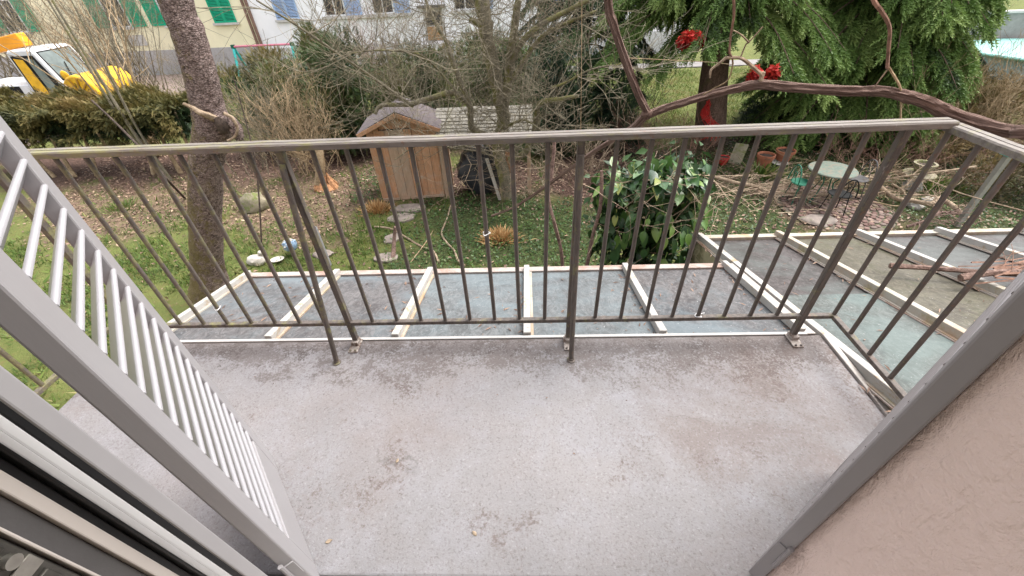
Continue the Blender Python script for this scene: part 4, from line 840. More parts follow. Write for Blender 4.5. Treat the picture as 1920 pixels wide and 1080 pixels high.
# ------------------------------------------------------------------ bushes and hedges
def bush(name, label, cat, c, r, n, size, mat, clumps=9, tmpl=YEW_T, group=None, tsc=1.2, seed=0, up=0.35, stems=5, stem_mat=None, tbias=0.0, droop=0.0, shell=0.55):
    t = thing(name, label, cat, (c[0], c[1], 0), 0, group); rs = np.random.RandomState(seed+3)
    cc = rs.normal(0, 0.42, (clumps, 3)); cc = np.clip(cc, -0.75, 0.75)*np.array(r); cr = rs.uniform(0.38, 0.62, clumps)[:, None]*np.array(r)
    n = int(n*1.9); size = (size[0]*0.52, size[1]*0.56); k = rs.randint(0, clumps, n); d = rs.normal(0, 1, (n, 3)); d /= np.linalg.norm(d, axis=1, keepdims=True)
    rad = rs.uniform(shell, 1.05, n)[:, None]; pos = cc[k]+d*cr[k]*rad+np.array([0, 0, c[2]])
    ok = pos[:, 2] > 0.06; pos = pos[ok]; d = d[ok]; n = len(pos)
    ax = d+rs.normal(0, 0.45, (n, 3))+np.array([0, 0, up-droop])
    tt = clump_tint(pos, tsc, seed)+tbias
    foliage('foliage', pos, ax, rs.uniform(size[0], size[1], n), tt, mat, t, tmpl)
    if stems:
        mb = MB(); rg = random.Random(seed)
        for i in range(stems):
            a = rg.uniform(0, 6.28); q = rg.uniform(0.05, 0.35); x, y = q*r[0]*math.cos(a), q*r[1]*math.sin(a)
            limb(mb, [(x, y, 0), (x*1.3+rg.uniform(-.1, .1), y*1.3, c[2]*0.5), (x*2.0, y*2.0, c[2]+r[2]*0.4)], rg.uniform(0.02, 0.045), 0.008, 6)
        mb.build('stem', stem_mat or MAT_BARKF, t, 50)
    return t
# clipped conifer hedge at the left: crowns on bare stems
t = thing('conifer_hedge', 'olive brown conifer hedge on bare stems at the far left', 'hedge', (-11.5, 11.0, 0))
n = 44000; rs = np.random.RandomState(2)
px = rs.uniform(-5.2, 2.6, n); nb = vnoise(px, np.zeros(n), 1.1, 3)
k = rs.uniform(0, 1, n) < 0.45
py = np.where(k, -0.62-0.22*nb+rs.normal(0, 0.10, n), rs.uniform(-0.62, 0.6, n)); pz = np.where(k, 0.88+0.92*rs.beta(1.3, 1.1, n), 1.72+0.30*vnoise(px, py, 0.9, 7)+rs.normal(0, 0.08, n))
pz = pz+0.12*nb; pos = np.stack([px, py, pz], 1); hole = vnoise(px, pz, 1.5, 9); keep = ~(k & (hole < -0.22)); pos = pos[keep]; kk = k[keep]; n = len(pos)
ax = np.where(kk[:, None], [0, -0.8, -0.25], [0, -0.25, 0.8])+rs.normal(0, 0.5, (n, 3))
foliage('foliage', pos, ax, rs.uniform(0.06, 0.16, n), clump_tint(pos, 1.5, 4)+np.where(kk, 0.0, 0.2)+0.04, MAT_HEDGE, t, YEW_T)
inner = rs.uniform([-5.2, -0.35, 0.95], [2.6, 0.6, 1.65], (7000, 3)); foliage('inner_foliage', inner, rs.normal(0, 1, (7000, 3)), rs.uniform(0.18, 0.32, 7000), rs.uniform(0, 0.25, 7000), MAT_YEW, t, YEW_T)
for (u, lean) in ((-4.3, .2), (-3.5, .1), (-2.9, -.1), (-1.8, .25), (-1.2, .05), (-0.55, -.15), (0.35, .2), (1.1, -.1), (1.9, .1), (2.4, 0)):
    mb = MB(); limb(mb, [(u, -0.45, 0), (u-lean, -0.35, 0.6), (u-lean*1.6, -0.15, 1.6)], rng.uniform(0.05, 0.08), 0.03, 8); mb.build('stem', MAT_TWIGT, t, 50)
YG = 'yew bushes along the garden boundary'
bush('yew_bush', 'wide dark yew bush right of the leaning trunk, behind bare twigs', 'bush', (-6.9, 12.2, 1.05), (1.5, 0.9, 1.25), 5200, (0.16, 0.34), MAT_YEW, 12, seed=1, group=YG, tbias=0.04)
bush('yew_bush', 'tall dark yew bush between the twiggy shrubs and the wooden shed', 'bush', (-4.75, 11.6, 1.15), (1.15, 0.9, 1.55), 5600, (0.16, 0.34), MAT_YEW, 12, seed=2, group=YG)
bush('yew_bush', 'olive green yew bush below the pink swing bar', 'bush', (-8.9, 15.0, 1.0), (1.7, 1.0, 1.15), 4000, (0.18, 0.36), MAT_HEDGE, 10, seed=3, group=YG, tbias=0.05)
bush('juniper_bush', 'tall upright juniper in front of the white house wall', 'bush', (-7.2, 15.8, 1.35), (0.75, 0.7, 1.25), 3000, (0.16, 0.34), MAT_YEW, 8, seed=4, up=0.8, tbias=0.1)
bush('yew_bush', 'low bush with browned tips behind the shed roof', 'bush', (-3.0, 14.3, 0.95), (1.9, 0.9, 1.1), 3800, (0.18, 0.36), MAT_HEDGE, 10, seed=5, group=YG, tbias=0.02)
bush('yew_bush', 'dark bush behind the mossy fruit tree', 'bush', (0.95, 11.2, 1.0), (1.25, 0.9, 1.35), 5600, (0.16, 0.34), MAT_SPRUCED, 12, seed=6, group=YG, tbias=0.05)
bush('yew_bush', 'dense dark evergreen filling the gap behind the grey shingle roof', 'bush', (-1.2, 12.6, 1.1), (1.4, 0.9, 1.35), 5200, (0.16, 0.34), MAT_YEW, 12, seed=21, group=YG, tbias=0.03)
bush('yew_bush', 'dark evergreen directly behind the shed, right of the tall yew', 'bush', (-3.0, 12.6, 1.0), (1.1, 0.8, 1.25), 4000, (0.16, 0.34), MAT_YEW, 10, seed=22, group=YG, tbias=0.0)
bush('yew_bush', 'dark bush left of the yellow-green lawn, below the spruce boughs', 'bush', (2.3, 11.4, 0.95), (0.85, 0.8, 1.1), 3600, (0.16, 0.32), MAT_SPRUCED, 9, seed=7, group=YG, tbias=0.1)
bush('yew_bush', 'bright green bush at the white house foot between the conifers', 'bush', (-0.4, 18.5, 0.7), (2.0, 1.0, 0.95), 3000, (0.2, 0.4), MAT_SPRUCE, 8, seed=8, group=YG, tbias=0.1)
bush('browned_hedge_bush', 'brownish hedge bush at the right edge under the teal pool', 'bush', (11.3, 11.0, 0.85), (1.9, 1.3, 1.15), 7500, (0.14, 0.32), MAT_BROWNH, 14, seed=9, group=None, tbias=0.08)
bush('browned_hedge_bush', 'dark hedge foot right of the spruce, behind the stone planter', 'bush', (9.3, 10.7, 0.4), (1.5, 0.8, 0.75), 3600, (0.12, 0.28), MAT_YEW, 8, seed=10, tbias=-0.12)
bush('mossy_bush', 'yellowish mossy bush by the grey pole with the teal cap', 'bush', (9.9, 8.0, 0.55), (0.85, 0.6, 0.65), 3000, (0.08, 0.2), MAT_BROWNH, 8, seed=11, tbias=0.02)
bush('low_shrub', 'low dark shrub behind the terracotta pots at the spruce foot', 'bush', (6.9, 12.0, 0.6), (1.3, 0.6, 0.85), 3400, (0.1, 0.24), MAT_SPRUCED, 7, seed=12)

# ------------------------------------------------------------------ conifers
def conifer(name, label, base, zlo, zhi, H, rad, n, mat, r0, lean=(0, 0), side=None, seed=0, size=(0.22, 0.42), tb=0.0, bark=None, nbr=70):
    t = thing(name, label, 'tree', (base[0], base[1], 0)); rs = np.random.RandomState(seed+20); rg = random.Random(seed)
    tr = MB(); limb(tr, [(lean[0]*k/3.0, lean[1]*k/3.0, k*H/3.0-0.05) for k in range(4)], r0, 0.05, 14, 6, 0.10, seed); tr.build('trunk', bark or MAT_BARKS, t, 50)
    bm_ = MB(); P = []; A = []
    for i in range(nbr):
        z = zlo+(zhi-zlo)*((i+rg.random())/nbr); a = rg.uniform(0, 6.283) if side is None else rg.gauss(side[0], side[1])
        L = rad*(1-0.5*(z-zlo)/max(0.1, H-zlo))*rg.uniform(0.7, 1.1); ca, sa = math.cos(a), math.sin(a)
        pts = [Vector((lean[0]*z/H+ca*L*s, lean[1]*z/H+sa*L*s, z+0.22*L*s*(0.5-s)*1.6-0.22*L*s*s)) for s in (0, .25, .5, .75, 1)]
        sp = smooth_path(pts, 4); bm_.tube(sp, [0.024*(1-0.8*j/len(sp)) for j in range(len(sp))], 5, False)
        m_ = max(4, int(n/nbr))
        for _ in range(m_):
            s = rg.betavariate(1.6, 1.0); f = s*(len(sp)-1); j = min(len(sp)-2, int(f)); q = sp[j].lerp(sp[j+1], f-j); dd = (sp[j+1]-sp[j]).normalized()
            side_ = rg.choice((-1, 1)); pv = Vector((-dd.y, dd.x, 0)); o = rg.uniform(0, 0.34)*(1.1-s*0.6)*L*0.42
            q2 = q+pv*side_*o+Vector((0, 0, -rg.uniform(0.0, 0.30)*o-rg.uniform(0, 0.05))); P.append(q2)
            A.append(dd*rg.uniform(0.35, 1.0)+pv*side_*rg.uniform(0.2, 0.9)+Vector((0, 0, rg.uniform(-0.65, 0.12))))
    bm_.build('branch', bark or MAT_BARKS, t, 50)
    P = np.array(P); A = np.array(A); N = len(P)
    foliage('crown', P, A, rs.uniform(size[0], size[1], N), clump_tint(P, 0.8, seed)+tb, mat, t, SPR_T); return t
conifer('spruce_tree', 'spruce with a bare leaning reddish trunk and red cords hanging on it', (5.25, 11.8), 3.0, 6.0, 8.5, 2.9, 15000, MAT_SPRUCE, 0.42, (-1.5, 0), None, 1, (0.24, 0.46), 0.06, nbr=84)
conifer('spruce_tree', 'large bright green spruce with drooping boughs down to the ground', (8.75, 12.2), 0.6, 5.4, 9.5, 2.75, 34000, MAT_SPRUCE, 0.26, (0, 0), None, 2, (0.26, 0.48), 0.10, nbr=190)
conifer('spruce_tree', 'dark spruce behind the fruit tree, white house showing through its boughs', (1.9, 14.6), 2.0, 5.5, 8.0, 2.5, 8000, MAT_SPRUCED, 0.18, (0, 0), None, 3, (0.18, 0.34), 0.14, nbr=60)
conifer('spruce_tree', 'dark spruce standing behind the large bright spruce at right', (12.6, 15.5), 1.2, 5.5, 8.5, 2.4, 6500, MAT_SPRUCED, 0.2, (0, 0), None, 4, (0.2, 0.38), 0.16, nbr=60)

# ------------------------------------------------------------------ the big leaning trunk by the roof corner
t = thing('leaning_tree', 'thick leaning tree trunk with scaly bark and a broken branch scar', 'tree', (-5.408, 5.226, 0.000))
bx, by, _ = (-5.408, 5.226, 0.000)
path = [(-5.589, 5.200, -0.417), (-5.394, 5.200, 0.068), (-5.186, 5.200, 0.566), (-4.722, 5.200, 1.519), (-4.279, 5.200, 2.305), (-3.999, 5.200, 2.713), (-3.920, 5.200, 2.967), (-3.818, 5.200, 3.319), (-3.735, 5.200, 3.744), (-3.701, 5.200, 4.032), (-3.35, 5.2, 5.0), (-3.0, 5.3, 6.6)]
sp = smooth_path([(p[0]-bx, p[1]-by, p[2]) for p in path], 22)
rad = np.interp(np.linspace(0, 11, len(sp)), [0, 1, 2, 3, 4, 5, 6, 7, 8, 9, 10, 11], [0.40, 0.285, 0.225, 0.200, 0.192, 0.205, 0.180, 0.172, 0.163, 0.156, 0.14, 0.10])
def bark_wob(i, j, n=72):
    a = 2*math.pi*j/n; p = sp[i]; q = Vector((math.cos(a)*1.0, math.sin(a)*1.0, p.z*1.6))
    pl = noise.voronoi(Vector((math.cos(a)*3.2, math.sin(a)*3.2, p.z*9)))[0]
    r = 1+0.05*noise.noise(q*1.3)+0.045*noise.fractal(q*5, 0.8, 2, 3)+0.05*min(0.6, pl[1]-pl[0])
    if p.z < 0.5: r += 0.22*(0.5-p.z)*max(0, math.sin(3*a+1))
    d = abs(p.z-2.72); 
    if d < 0.35: r += 0.10*(1-d/0.35)*noise.noise(q*3)+0.12*(1-d/0.35)*max(0, math.cos(a-math.pi*1.0))
    return r
MB().tube(sp, list(rad), 72, True, bark_wob).build('trunk', MAT_BARK, t, 60)
mb = MB(); limb(mb, [(p[0]-bx, p[1]-by, p[2]) for p in ((-3.816, 5.100, 2.854), (-3.815, 4.930, 2.957), (-3.874, 4.900, 3.027), (-3.924, 4.850, 3.094))], 0.05, 0.014, 8); mb.build('broken_branch', MAT_TWIGP, t, 50)
cx_, cz_ = (-3.726, 5.000, 2.779)[0]-bx, (-3.726, 5.000, 2.779)[2]
MB().blob((cx_, 5.035-by, cz_), 0.085, 0.045, 0.10, 0.35, 3, 14, 9, 6).build('scar_hollow', MAT_DARKW, t, 60)
mb = MB(); limb(mb, [(p[0]-bx, p[1]-by, p[2]) for p in ((-3.628, 5.030, 2.929), (-3.554, 5.030, 2.865), (-3.555, 5.040, 2.748), (-3.631, 5.030, 2.650), (-3.729, 5.000, 2.611))], 0.022, 0.014, 8); mb.build('scar_rim', MAT_TWIGP, t, 50)
mb = MB(); mb.blob(((-3.625, 5.050, 2.728)[0]-bx, -0.12, (-3.625, 5.050, 2.728)[2]), 0.055, 0.09, 0.15, 0.4, 4, seed=3); mb.build('burl', MAT_BARK, t, 60)

# ------------------------------------------------------------------ mossy fruit tree in the middle
fx, fy, _ = (-0.471, 8.397, 0.000)
t = thing('fruit_tree', 'gnarled mossy fruit tree with many bare branches right of the shed', 'tree', (fx, fy, 0))
Lc = lambda pts: [(p[0]-fx, p[1]-fy, p[2]) for p in pts]
tr = MB()
limb(tr, Lc([(-0.482, 8.400, -0.230), (-0.484, 8.400, 0.449), (-0.593, 8.400, 1.163), (-0.452, 8.400, 1.698), (-0.508, 8.400, 2.198), (-0.589, 8.400, 2.663), (-0.671, 8.400, 3.257), (-0.705, 8.500, 3.715), (-0.75, 8.5, 4.6)]), 0.125, 0.13, 12, 5, 0.16, 1); tr.build('trunk', MAT_BARKF, t, 60)
LIMBS = []
for pts, r0, r1 in (
    ([(-0.498, 8.400, 1.648), (-0.359, 8.400, 2.288), (-0.267, 8.500, 2.809), (-0.159, 8.600, 3.377), (-0.092, 8.600, 3.685)], 0.10, 0.06),
    ([(-0.581, 8.400, 1.362), (-0.870, 8.200, 1.546), (-1.066, 8.100, 1.729), (-1.057, 8.100, 2.102), (-1.229, 8.000, 2.339), (-1.392, 8.000, 2.381), (-1.873, 7.900, 2.294), (-2.146, 7.800, 2.256), (-2.606, 7.700, 2.280), (-2.714, 7.600, 2.165)], 0.075, 0.03),
    ([(-2.068, 7.850, 2.204), (-2.310, 7.700, 2.466), (-2.529, 7.500, 2.739), (-2.931, 7.300, 3.144), (-3.376, 7.100, 3.579), (-3.768, 6.900, 3.933)], 0.035, 0.010),
    ([(-1.057, 8.100, 2.102), (-1.179, 8.000, 2.587), (-1.282, 8.000, 2.971), (-1.344, 8.100, 3.160), (-1.526, 8.200, 3.468), (-1.649, 8.300, 3.764)], 0.055, 0.025),
    ([(-0.369, 8.400, 0.927), (-0.025, 8.300, 1.125), (0.175, 8.200, 1.635), (0.265, 8.100, 2.103), (0.635, 8.000, 2.199), (0.962, 7.900, 2.266)], 0.07, 0.035),
    ([(-0.345, 8.400, 2.564), (-0.081, 8.300, 3.045), (0.247, 8.200, 3.323), (0.685, 8.100, 3.526), (1.055, 8.000, 3.676)], 0.06, 0.03),
    ([(-0.249, 8.400, 2.470), (0.253, 8.400, 3.100), (0.709, 8.300, 3.333), (1.227, 8.200, 3.511)], 0.05, 0.02),
    ([(0.489, 8.100, 2.372), (0.721, 8.000, 2.474), (1.166, 7.900, 2.691), (1.643, 7.800, 2.773)], 0.025, 0.010),
    ([(-0.576, 8.400, 3.254), (-0.826, 8.300, 3.416), (-0.943, 8.300, 3.451)], 0.055, 0.045),
    ([(-0.584, 8.400, 0.934), (-0.889, 8.100, 1.227), (-1.422, 7.800, 1.430), (-1.980, 7.600, 1.601), (-2.488, 7.400, 1.387)], 0.022, 0.007),
    ([(-1.229, 8.000, 2.339), (-1.632, 7.600, 3.009), (-2.085, 7.400, 3.172), (-2.711, 7.200, 3.189), (-3.274, 7.000, 3.059)], 0.02, 0.006),
    ([(-0.414, 8.400, 1.592), (-0.011, 8.000, 1.852), (0.440, 7.800, 1.552)], 0.03, 0.012)):
    mb = MB(); LIMBS.append(limb(mb, Lc(pts), r0, r1, 8, 4, 0.16, len(LIMBS)+2)); mb.build('limb', MAT_BARKF, t, 60)
rg = random.Random(31); mb = MB()
for li, sp_ in enumerate(LIMBS):
    for _ in range(20 if li not in (1, 2) else 30):
        i = rg.randint(2, len(sp_)-2); q = sp_[i]; d = Vector((rg.gauss(0, 0.8), rg.gauss(-0.2, 0.7), rg.uniform(-0.5, 1.3)))
        grow(mb, q, d, rg.uniform(0.5, 1.5), rg.uniform(0.005, 0.011), 2, rg, 0.2, 0.10, 4, 0.65, 5, 0.0024)
for z in (1.4, 1.7, 2.0, 2.3, 2.6, 2.9, 3.2, 3.5):
    for _ in range(7): grow(mb, (rg.uniform(-.12, .12)+(-0.05), rg.uniform(-.15, .0), z+rg.uniform(-.2, .2)), (rg.gauss(0, 1), rg.gauss(-.3, .7), rg.uniform(-.4, 1)), rg.uniform(0.4, 1.1), rg.uniform(0.005, 0.010), 2, rg, 0.2, 0.08, 4, 0.65, 4, 0.0022)
tag(mb.build('twigs', MAT_TWIG, t), kind='stuff')
# pale low twigs hanging round the trunk foot
mb = MB()
for _ in range(60): grow(mb, (rg.uniform(-1.1, 1.1), rg.uniform(-.9, .2), rg.uniform(0.2, 1.5)), (rg.gauss(0, 1), rg.gauss(0, 0.5), rg.uniform(-0.7, 0.6)), rg.uniform(0.3, 0.8), rg.uniform(0.004, 0.009), 1, rg, 0.25, 0.0, 3, 0.7, 4, 0.0022)
tag(mb.build('low_twigs', MAT_TWIGP, t), kind='stuff')

# ------------------------------------------------------------------ bare shrubs
def shrub(label, base, h, n, r, mat, seed, spread=0.35, lev=2, kids=4, name='bare_shrub', group='bare shrubs along the boundary', curl=0.12, foot=0.3):
    t = thing(name, label, 'shrub', (base[0], base[1], 0), 0, group); rg = random.Random(seed)
    st = MB(); mb = MB()
    for i in range(n):
        d = Vector((rg.gauss(0, spread), rg.gauss(0, spread), 1)); hh = h*rg.uniform(0.7, 1.1)
        p = Vector((rg.gauss(0, foot), rg.gauss(0, foot*0.6), 0)); pts = [p.copy()]; dd = d.normalized()
        for k in range(6): dd = (dd+Vector((rg.gauss(0, curl), rg.gauss(0, curl), 0.02))).normalized(); p = p+dd*hh/6; pts.append(p.copy())
        rr = r*rg.uniform(0.6, 1.2); st.tube(pts, [max(0.003, rr*(1-0.8*k/6)) for k in range(7)], 5, False)
        for _ in range(kids*2):
            k = rg.randint(1, 5); q = pts[k].lerp(pts[k+1], rg.random())
            grow(mb, q, dd*0.6+Vector((rg.gauss(0, 0.6), rg.gauss(0, 0.6), rg.uniform(-.1, .5))), hh*rg.uniform(0.18, 0.38), rr*0.35, lev-1, rg, 0.16, 0.12, kids, 0.6, 4, 0.0028)
    st.build('stem', mat, t, 50); tag(mb.build('twigs', mat, t), kind='stuff'); return t
shrub('tall fan of tan bare stems leaning up left in front of the yellow vehicle', (-11.329, 12.024, 0.000), 4.8, 20, 0.034, MAT_TWIGT, 1, 0.13, 2, 2, foot=0.10)
mb = MB(); t = [o for o in bpy.data.objects if o.name == 'bare_shrub'][0]; tl = t.location
for k, (p0, p1, p2, r0) in enumerate((((-9.564, 9.967, 0.000), (-9.908, 10.200, 1.355), (-10.095, 10.400, 3.130), 0.055), ((-9.728, 10.114, 0.000), (-10.116, 10.300, 1.435), (-10.387, 10.600, 3.355), 0.042), ((-9.521, 10.031, 0.000), (-9.739, 10.200, 1.401), (-9.680, 10.300, 2.970), 0.038))):
    p3 = Vector(p2)+(Vector(p2)-Vector(p1))*0.7; limb(mb, [Vector(p)-tl for p in (p0, p1, p2, p3)], r0, r0*0.3, 7, 6, 0.14, k)
mb.build('mossy_stem', MAT_BARKF, t, 50)
shrub('dense tangle of olive bare twigs at the top left corner', (-23.2, 20.8), 5.2, 50, 0.034, MAT_TWIG, 2, 0.32, 3, 3, foot=1.6)
shrub('grey bare shrub hiding the left window of the yellow house', (-18.9, 21.3), 4.6, 40, 0.03, MAT_TWIG, 3, 0.3, 3, 3, foot=0.7)
shrub('reddish bare shrub in front of the white house windows', (-5.3, 14.8), 3.0, 40, 0.014, MAT_TWIGR, 4, 0.24, 2, 3, foot=0.35)
shrub('brown bare shrub with arching stems left of the shed', (-5.7, 10.3), 2.3, 36, 0.012, MAT_TWIGT, 5, 0.42, 2, 4, foot=0.4, curl=0.2)
shrub('dense brown twiggy shrub right of the leaning trunk', (-7.0, 10.8), 2.2, 34, 0.012, MAT_TWIG, 6, 0.36, 2, 4, foot=0.6)
shrub('olive twiggy shrub directly behind the shed roof', (-2.9, 11.8), 2.9, 24, 0.012, MAT_TWIG, 7, 0.40, 2, 4, foot=0.9, curl=0.2)
shrub('twiggy shrub behind the grey shingle roof', (-0.6, 11.4), 2.3, 16, 0.010, MAT_TWIG, 8, 0.36, 2, 3, foot=0.6)
shrub('tall thin bare saplings before the white house door', (-3.2, 14.6), 4.2, 16, 0.016, MAT_TWIG, 9, 0.16, 2, 4, foot=0.8)
shrub('tan tangled shrub in front of the brown hedge at right', (10.6, 9.8), 2.3, 46, 0.012, MAT_TWIGT, 10, 0.42, 2, 4, foot=0.7, curl=0.25)
shrub('dead bramble tangle under the railing corner at right', (8.6, 9.6), 1.0, 40, 0.007, MAT_TWIGR, 11, 0.8, 2, 3, foot=0.7, curl=0.3)
shrub('bare twigs over the dark soil right of the fruit tree', (1.2, 9.4), 1.5, 22, 0.008, MAT_TWIGP, 12, 0.6, 2, 3, foot=0.6, curl=0.25)
shrub('dark twiggy thicket beside the spruce trunk foot', (3.6, 10.6), 1.3, 36, 0.007, MAT_TWIGR, 13, 0.6, 2, 3, foot=0.7, curl=0.25)
shrub('bare bush in front of the yellow house plinth', (-16.0, 21.0), 1.8, 22, 0.014, MAT_TWIG, 14, 0.4, 2, 3, foot=0.5)
shrub('thin bare shrub left of the yellow-green lawn behind the vine', (3.2, 13.0), 2.2, 16, 0.010, MAT_TWIG, 15, 0.4, 2, 3, foot=0.4)
# ------------------------------------------------------------------ garden shed
sx, sy = -2.62, 8.55; SW = 1.42; HW = SW/2; EV = 1.66; PK = 1.95; SD = 0.88
t = thing('garden_shed', 'small orange brown wooden shed with a felt gable roof', 'shed', (sx, sy, 0), 0.11)
MB().box(-HW+0.02, HW-0.02, 0.02, SD-0.02, 0.05, EV).build('core', MAT_DARK, t)
nb = 9; pl = 0.84; x = -HW
def zt(x): return EV+(PK-EV)*(1-abs(x)/HW)
edges = [-HW, -HW+0.14, -HW+0.27, -0.33, -0.13, 0.06, 0.22, 0.36, 0.53, HW]
for i in range(9):
    a, b = edges[i]+0.003, edges[i+1]-0.003; isd = 2 <= i <= 5; y = -0.022 if isd else rng.uniform(-0.006, 0.002); ztop = (1.60 if isd else None)
    mb = MB(); za, zb_ = (ztop, ztop) if isd else (zt(a)-0.03, zt(b)-0.03)
    mb.hexa([(a, y, 0.09), (b, y, 0.09), (b, y+0.02, 0.09), (a, y+0.02, 0.09), (a, y, za), (b, y, zb_), (b, y+0.02, zb_), (a, y+0.02, za)])
    mb.build('board', MAT_SHEDG if i in (3, 4) else MAT_SHEDW, t, None, 0.003)
mb = MB(); mb.prism([(-0.43, 1.615), (0.21, 1.615), (0.21, zt(0.21)-0.06), (0, PK-0.05), (-0.43, zt(-0.43)-0.06)], 0, 2, -0.004, 0.012); mb.build('gable_board', MAT_SHEDW, t, None, 0.003)
MB().box(-0.44, 0.22, -0.030, -0.005, 1.60, 1.614).build('door_top_trim', MAT_DARKW, t)
MB().box(-HW, HW, -0.03, 0.02, 0.03, 0.088).build('base_board', MAT_SHEDG, t, None, 0.004)
MB().tube([(0.17, -0.026, 0.85), (0.17, -0.05, 0.85), (0.17, -0.05, 0.95), (0.17, -0.026, 0.95)], 0.006, 6).build('handle', MAT_DSTEEL, t)
for sg in (-1, 1):
    for k in range(7):
        y0 = 0.02+k*(SD-0.04)/7; MB().box(sg*HW-0.01, sg*HW+0.01, y0+0.003, y0+(SD-0.04)/7-0.003, 0.06, EV-0.02).build('board', MAT_SHEDW, t)
    for k in range(6):      # courses of roofing felt
        f0, f1 = k/6, (k+1)/6+0.03; ox = HW+0.14; rz_ = lambda f: PK+0.03-(PK-EV+0.10)*f
        mb = MB(); th = 0.012; hgt_ = 0.014*(6-k)/6
        a, b = sg*ox*f0, sg*ox*min(1.0, f1); za, zb_ = rz_(f0), rz_(min(1.0, f1)); lift = 0.004+0.008
        mb.hexa([(a, -0.20, za), (b, -0.20, zb_+lift), (b, SD+0.12, zb_+lift), (a, SD+0.12, za), (a, -0.20, za+th), (b, -0.20, zb_+lift+th), (b, SD+0.12, zb_+lift+th), (a, SD+0.12, za+th)])
        mb.build('felt_strip', MAT_FELT, t)
    MB().bar((0, -0.205, PK-0.02), (sg*(HW+0.13), -0.205, EV-0.09), 0.02, 0.075).build('barge_board', MAT_SHEDW, t, None, 0.003)
# log store with grey shingle roof beside it
t = thing('log_store', 'open lean-to with mossy grey shingle roof on the right of the shed', 'shelter', (-1.25, 8.75, 0))
for r_ in range(9):
    x = -0.72
    while x < 1.36:
        wd = rng.uniform(0.5, 0.9); wd = min(wd, 1.40-x)
        if 1.40-x-wd < 0.2: wd = 1.40-x
        me_ = MB().box(0.002, wd-0.004, 0, 0.135, 0, 0.017).mesh('shingle', MAT_GSHING)
        link('shingle', me_, t, None, (x, -0.25+r_*0.095, 1.365+r_*0.0435+rng.uniform(0, .004)), (R(17)+rng.uniform(-.03, .03), rng.uniform(-.006, .006), rng.uniform(-.008, .008))); x += wd
MB().hexa([(-0.70, -0.20, 1.32), (1.38, -0.20, 1.32), (1.38, 0.62, 1.70), (-0.70, 0.62, 1.70), (-0.70, -0.20, 1.345), (1.38, -0.20, 1.345), (1.38, 0.62, 1.725), (-0.70, 0.62, 1.725)]).build('roof_deck', MAT_SHEDG, t)
MB().box(-0.72, 1.42, -0.235, -0.205, 1.28, 1.355).build('fascia', MAT_GSHING, t)
for x, y in ((-0.60, -0.12), (1.30, -0.12), (-0.60, 0.6), (1.30, 0.6)): MB().box(x-0.04, x+0.04, y-0.04, y+0.04, 0, 1.32 if y < 0 else 1.69).build('post', MAT_SHEDG, t)
t2 = thing('tarpaulin', 'black tarpaulin over stacked things under the lean-to', 'tarpaulin', (-1.05, 8.95, 0))
mb = MB(); mb.blob((0, 0, 0.45), 0.55, 0.35, 0.62, 0.35, 2.4, 20, 12, 2); mb.build('tarpaulin', MAT_TARP, t2, 60)
t2 = thing('wooden_tool', 'pale board leaning on the black tarpaulin under the lean-to', 'board', (-0.62, 8.5, 0))
MB().bar((-0.25, 0.1, 0.9), (0.0, -0.1, 0.0), 0.07, 0.02).build('board', MAT_SHELL, t2)
o = MB().blob((-0.42, 8.8, 0.72), 0.12, 0.12, 0.24, 0.3, 3, seed=5).build('orange_sack', MAT_STUMP, None, 60); tag(o, 'orange bundle in the dark beside the black tarpaulin', 'bundle')

# ------------------------------------------------------------------ things on the lawn
bx, by, _ = (-4.976, 9.336, 0.000)
t = thing('tree_stump', 'freshly split orange tree stump on the leaf litter', 'stump', (bx, by, 0)); rg = random.Random(3)
for k in range(13):
    a = k*0.483*2; r_ = rg.uniform(0.10, 0.22); h_ = rg.uniform(0.12, 0.46); mb = MB()
    mb.tube([(math.cos(a)*r_*1.5, math.sin(a)*r_*1.2, -0.02), (math.cos(a)*r_*0.8, math.sin(a)*r_*0.6, h_*0.6), (math.cos(a)*r_*0.7+rg.uniform(-.04, .04), math.sin(a)*r_*0.5, h_)], [0.085, 0.055, 0.012], 5); mb.build('splinter', MAT_STUMP, t)
mb = MB(); limb(mb, [(-5.125, 9.300, 0.120), (-4.961, 9.300, 0.593), (-4.914, 9.350, 0.935), (-4.913, 9.400, 1.068)], 0.12, 0.11, 10); mb = mb
o = mb.build('dead_trunk', MAT_TWIGT, None, 50); tag(o, 'short pinkish dead trunk standing just behind the orange stump', 'trunk')
o = MB().blob((*(-6.248, 8.287, 0.000)[:2], 0.12), 0.30, 0.24, 0.28, 0.3, 2.2, 20, 12, 4).build('boulder', MAT_BOULDER, None, 60); tag(o, 'rounded mossy boulder right of the leaning trunk', 'boulder')
px_, py_, _ = (-3.657, 5.945, 0.000)
t = thing('drain_pipe', 'upright open grey pipe standing in the grass at the roof edge', 'pipe', (px_, py_, 0))
MB().lathe([(0.050, 0), (0.055, 0), (0.055, 0.80), (0.044, 0.80), (0.044, 0.55)], 18).build('pipe', MAT_PVC, t, 40); MB().lathe([(0.043, 0.60), (0.001, 0.60)], 18).build('bore', MAT_DARK, t)
bx, by, _ = (-4.487, 6.341, 0.000)
t = thing('glazed_ball', 'blue and white patterned garden ball on a short stake', 'garden ball', (bx, by, 0))
MB().blob((0, 0, 0.22), 0.125, 0.125, 0.12, 0.10, 6, 20, 14, 1).build('ball', MAT_BLUE, t, 60); MB().tube([(0, 0, -0.02), (0, 0, 0.12)], 0.012, 6).build('stake', MAT_DARKW, t)
rg = random.Random(8)
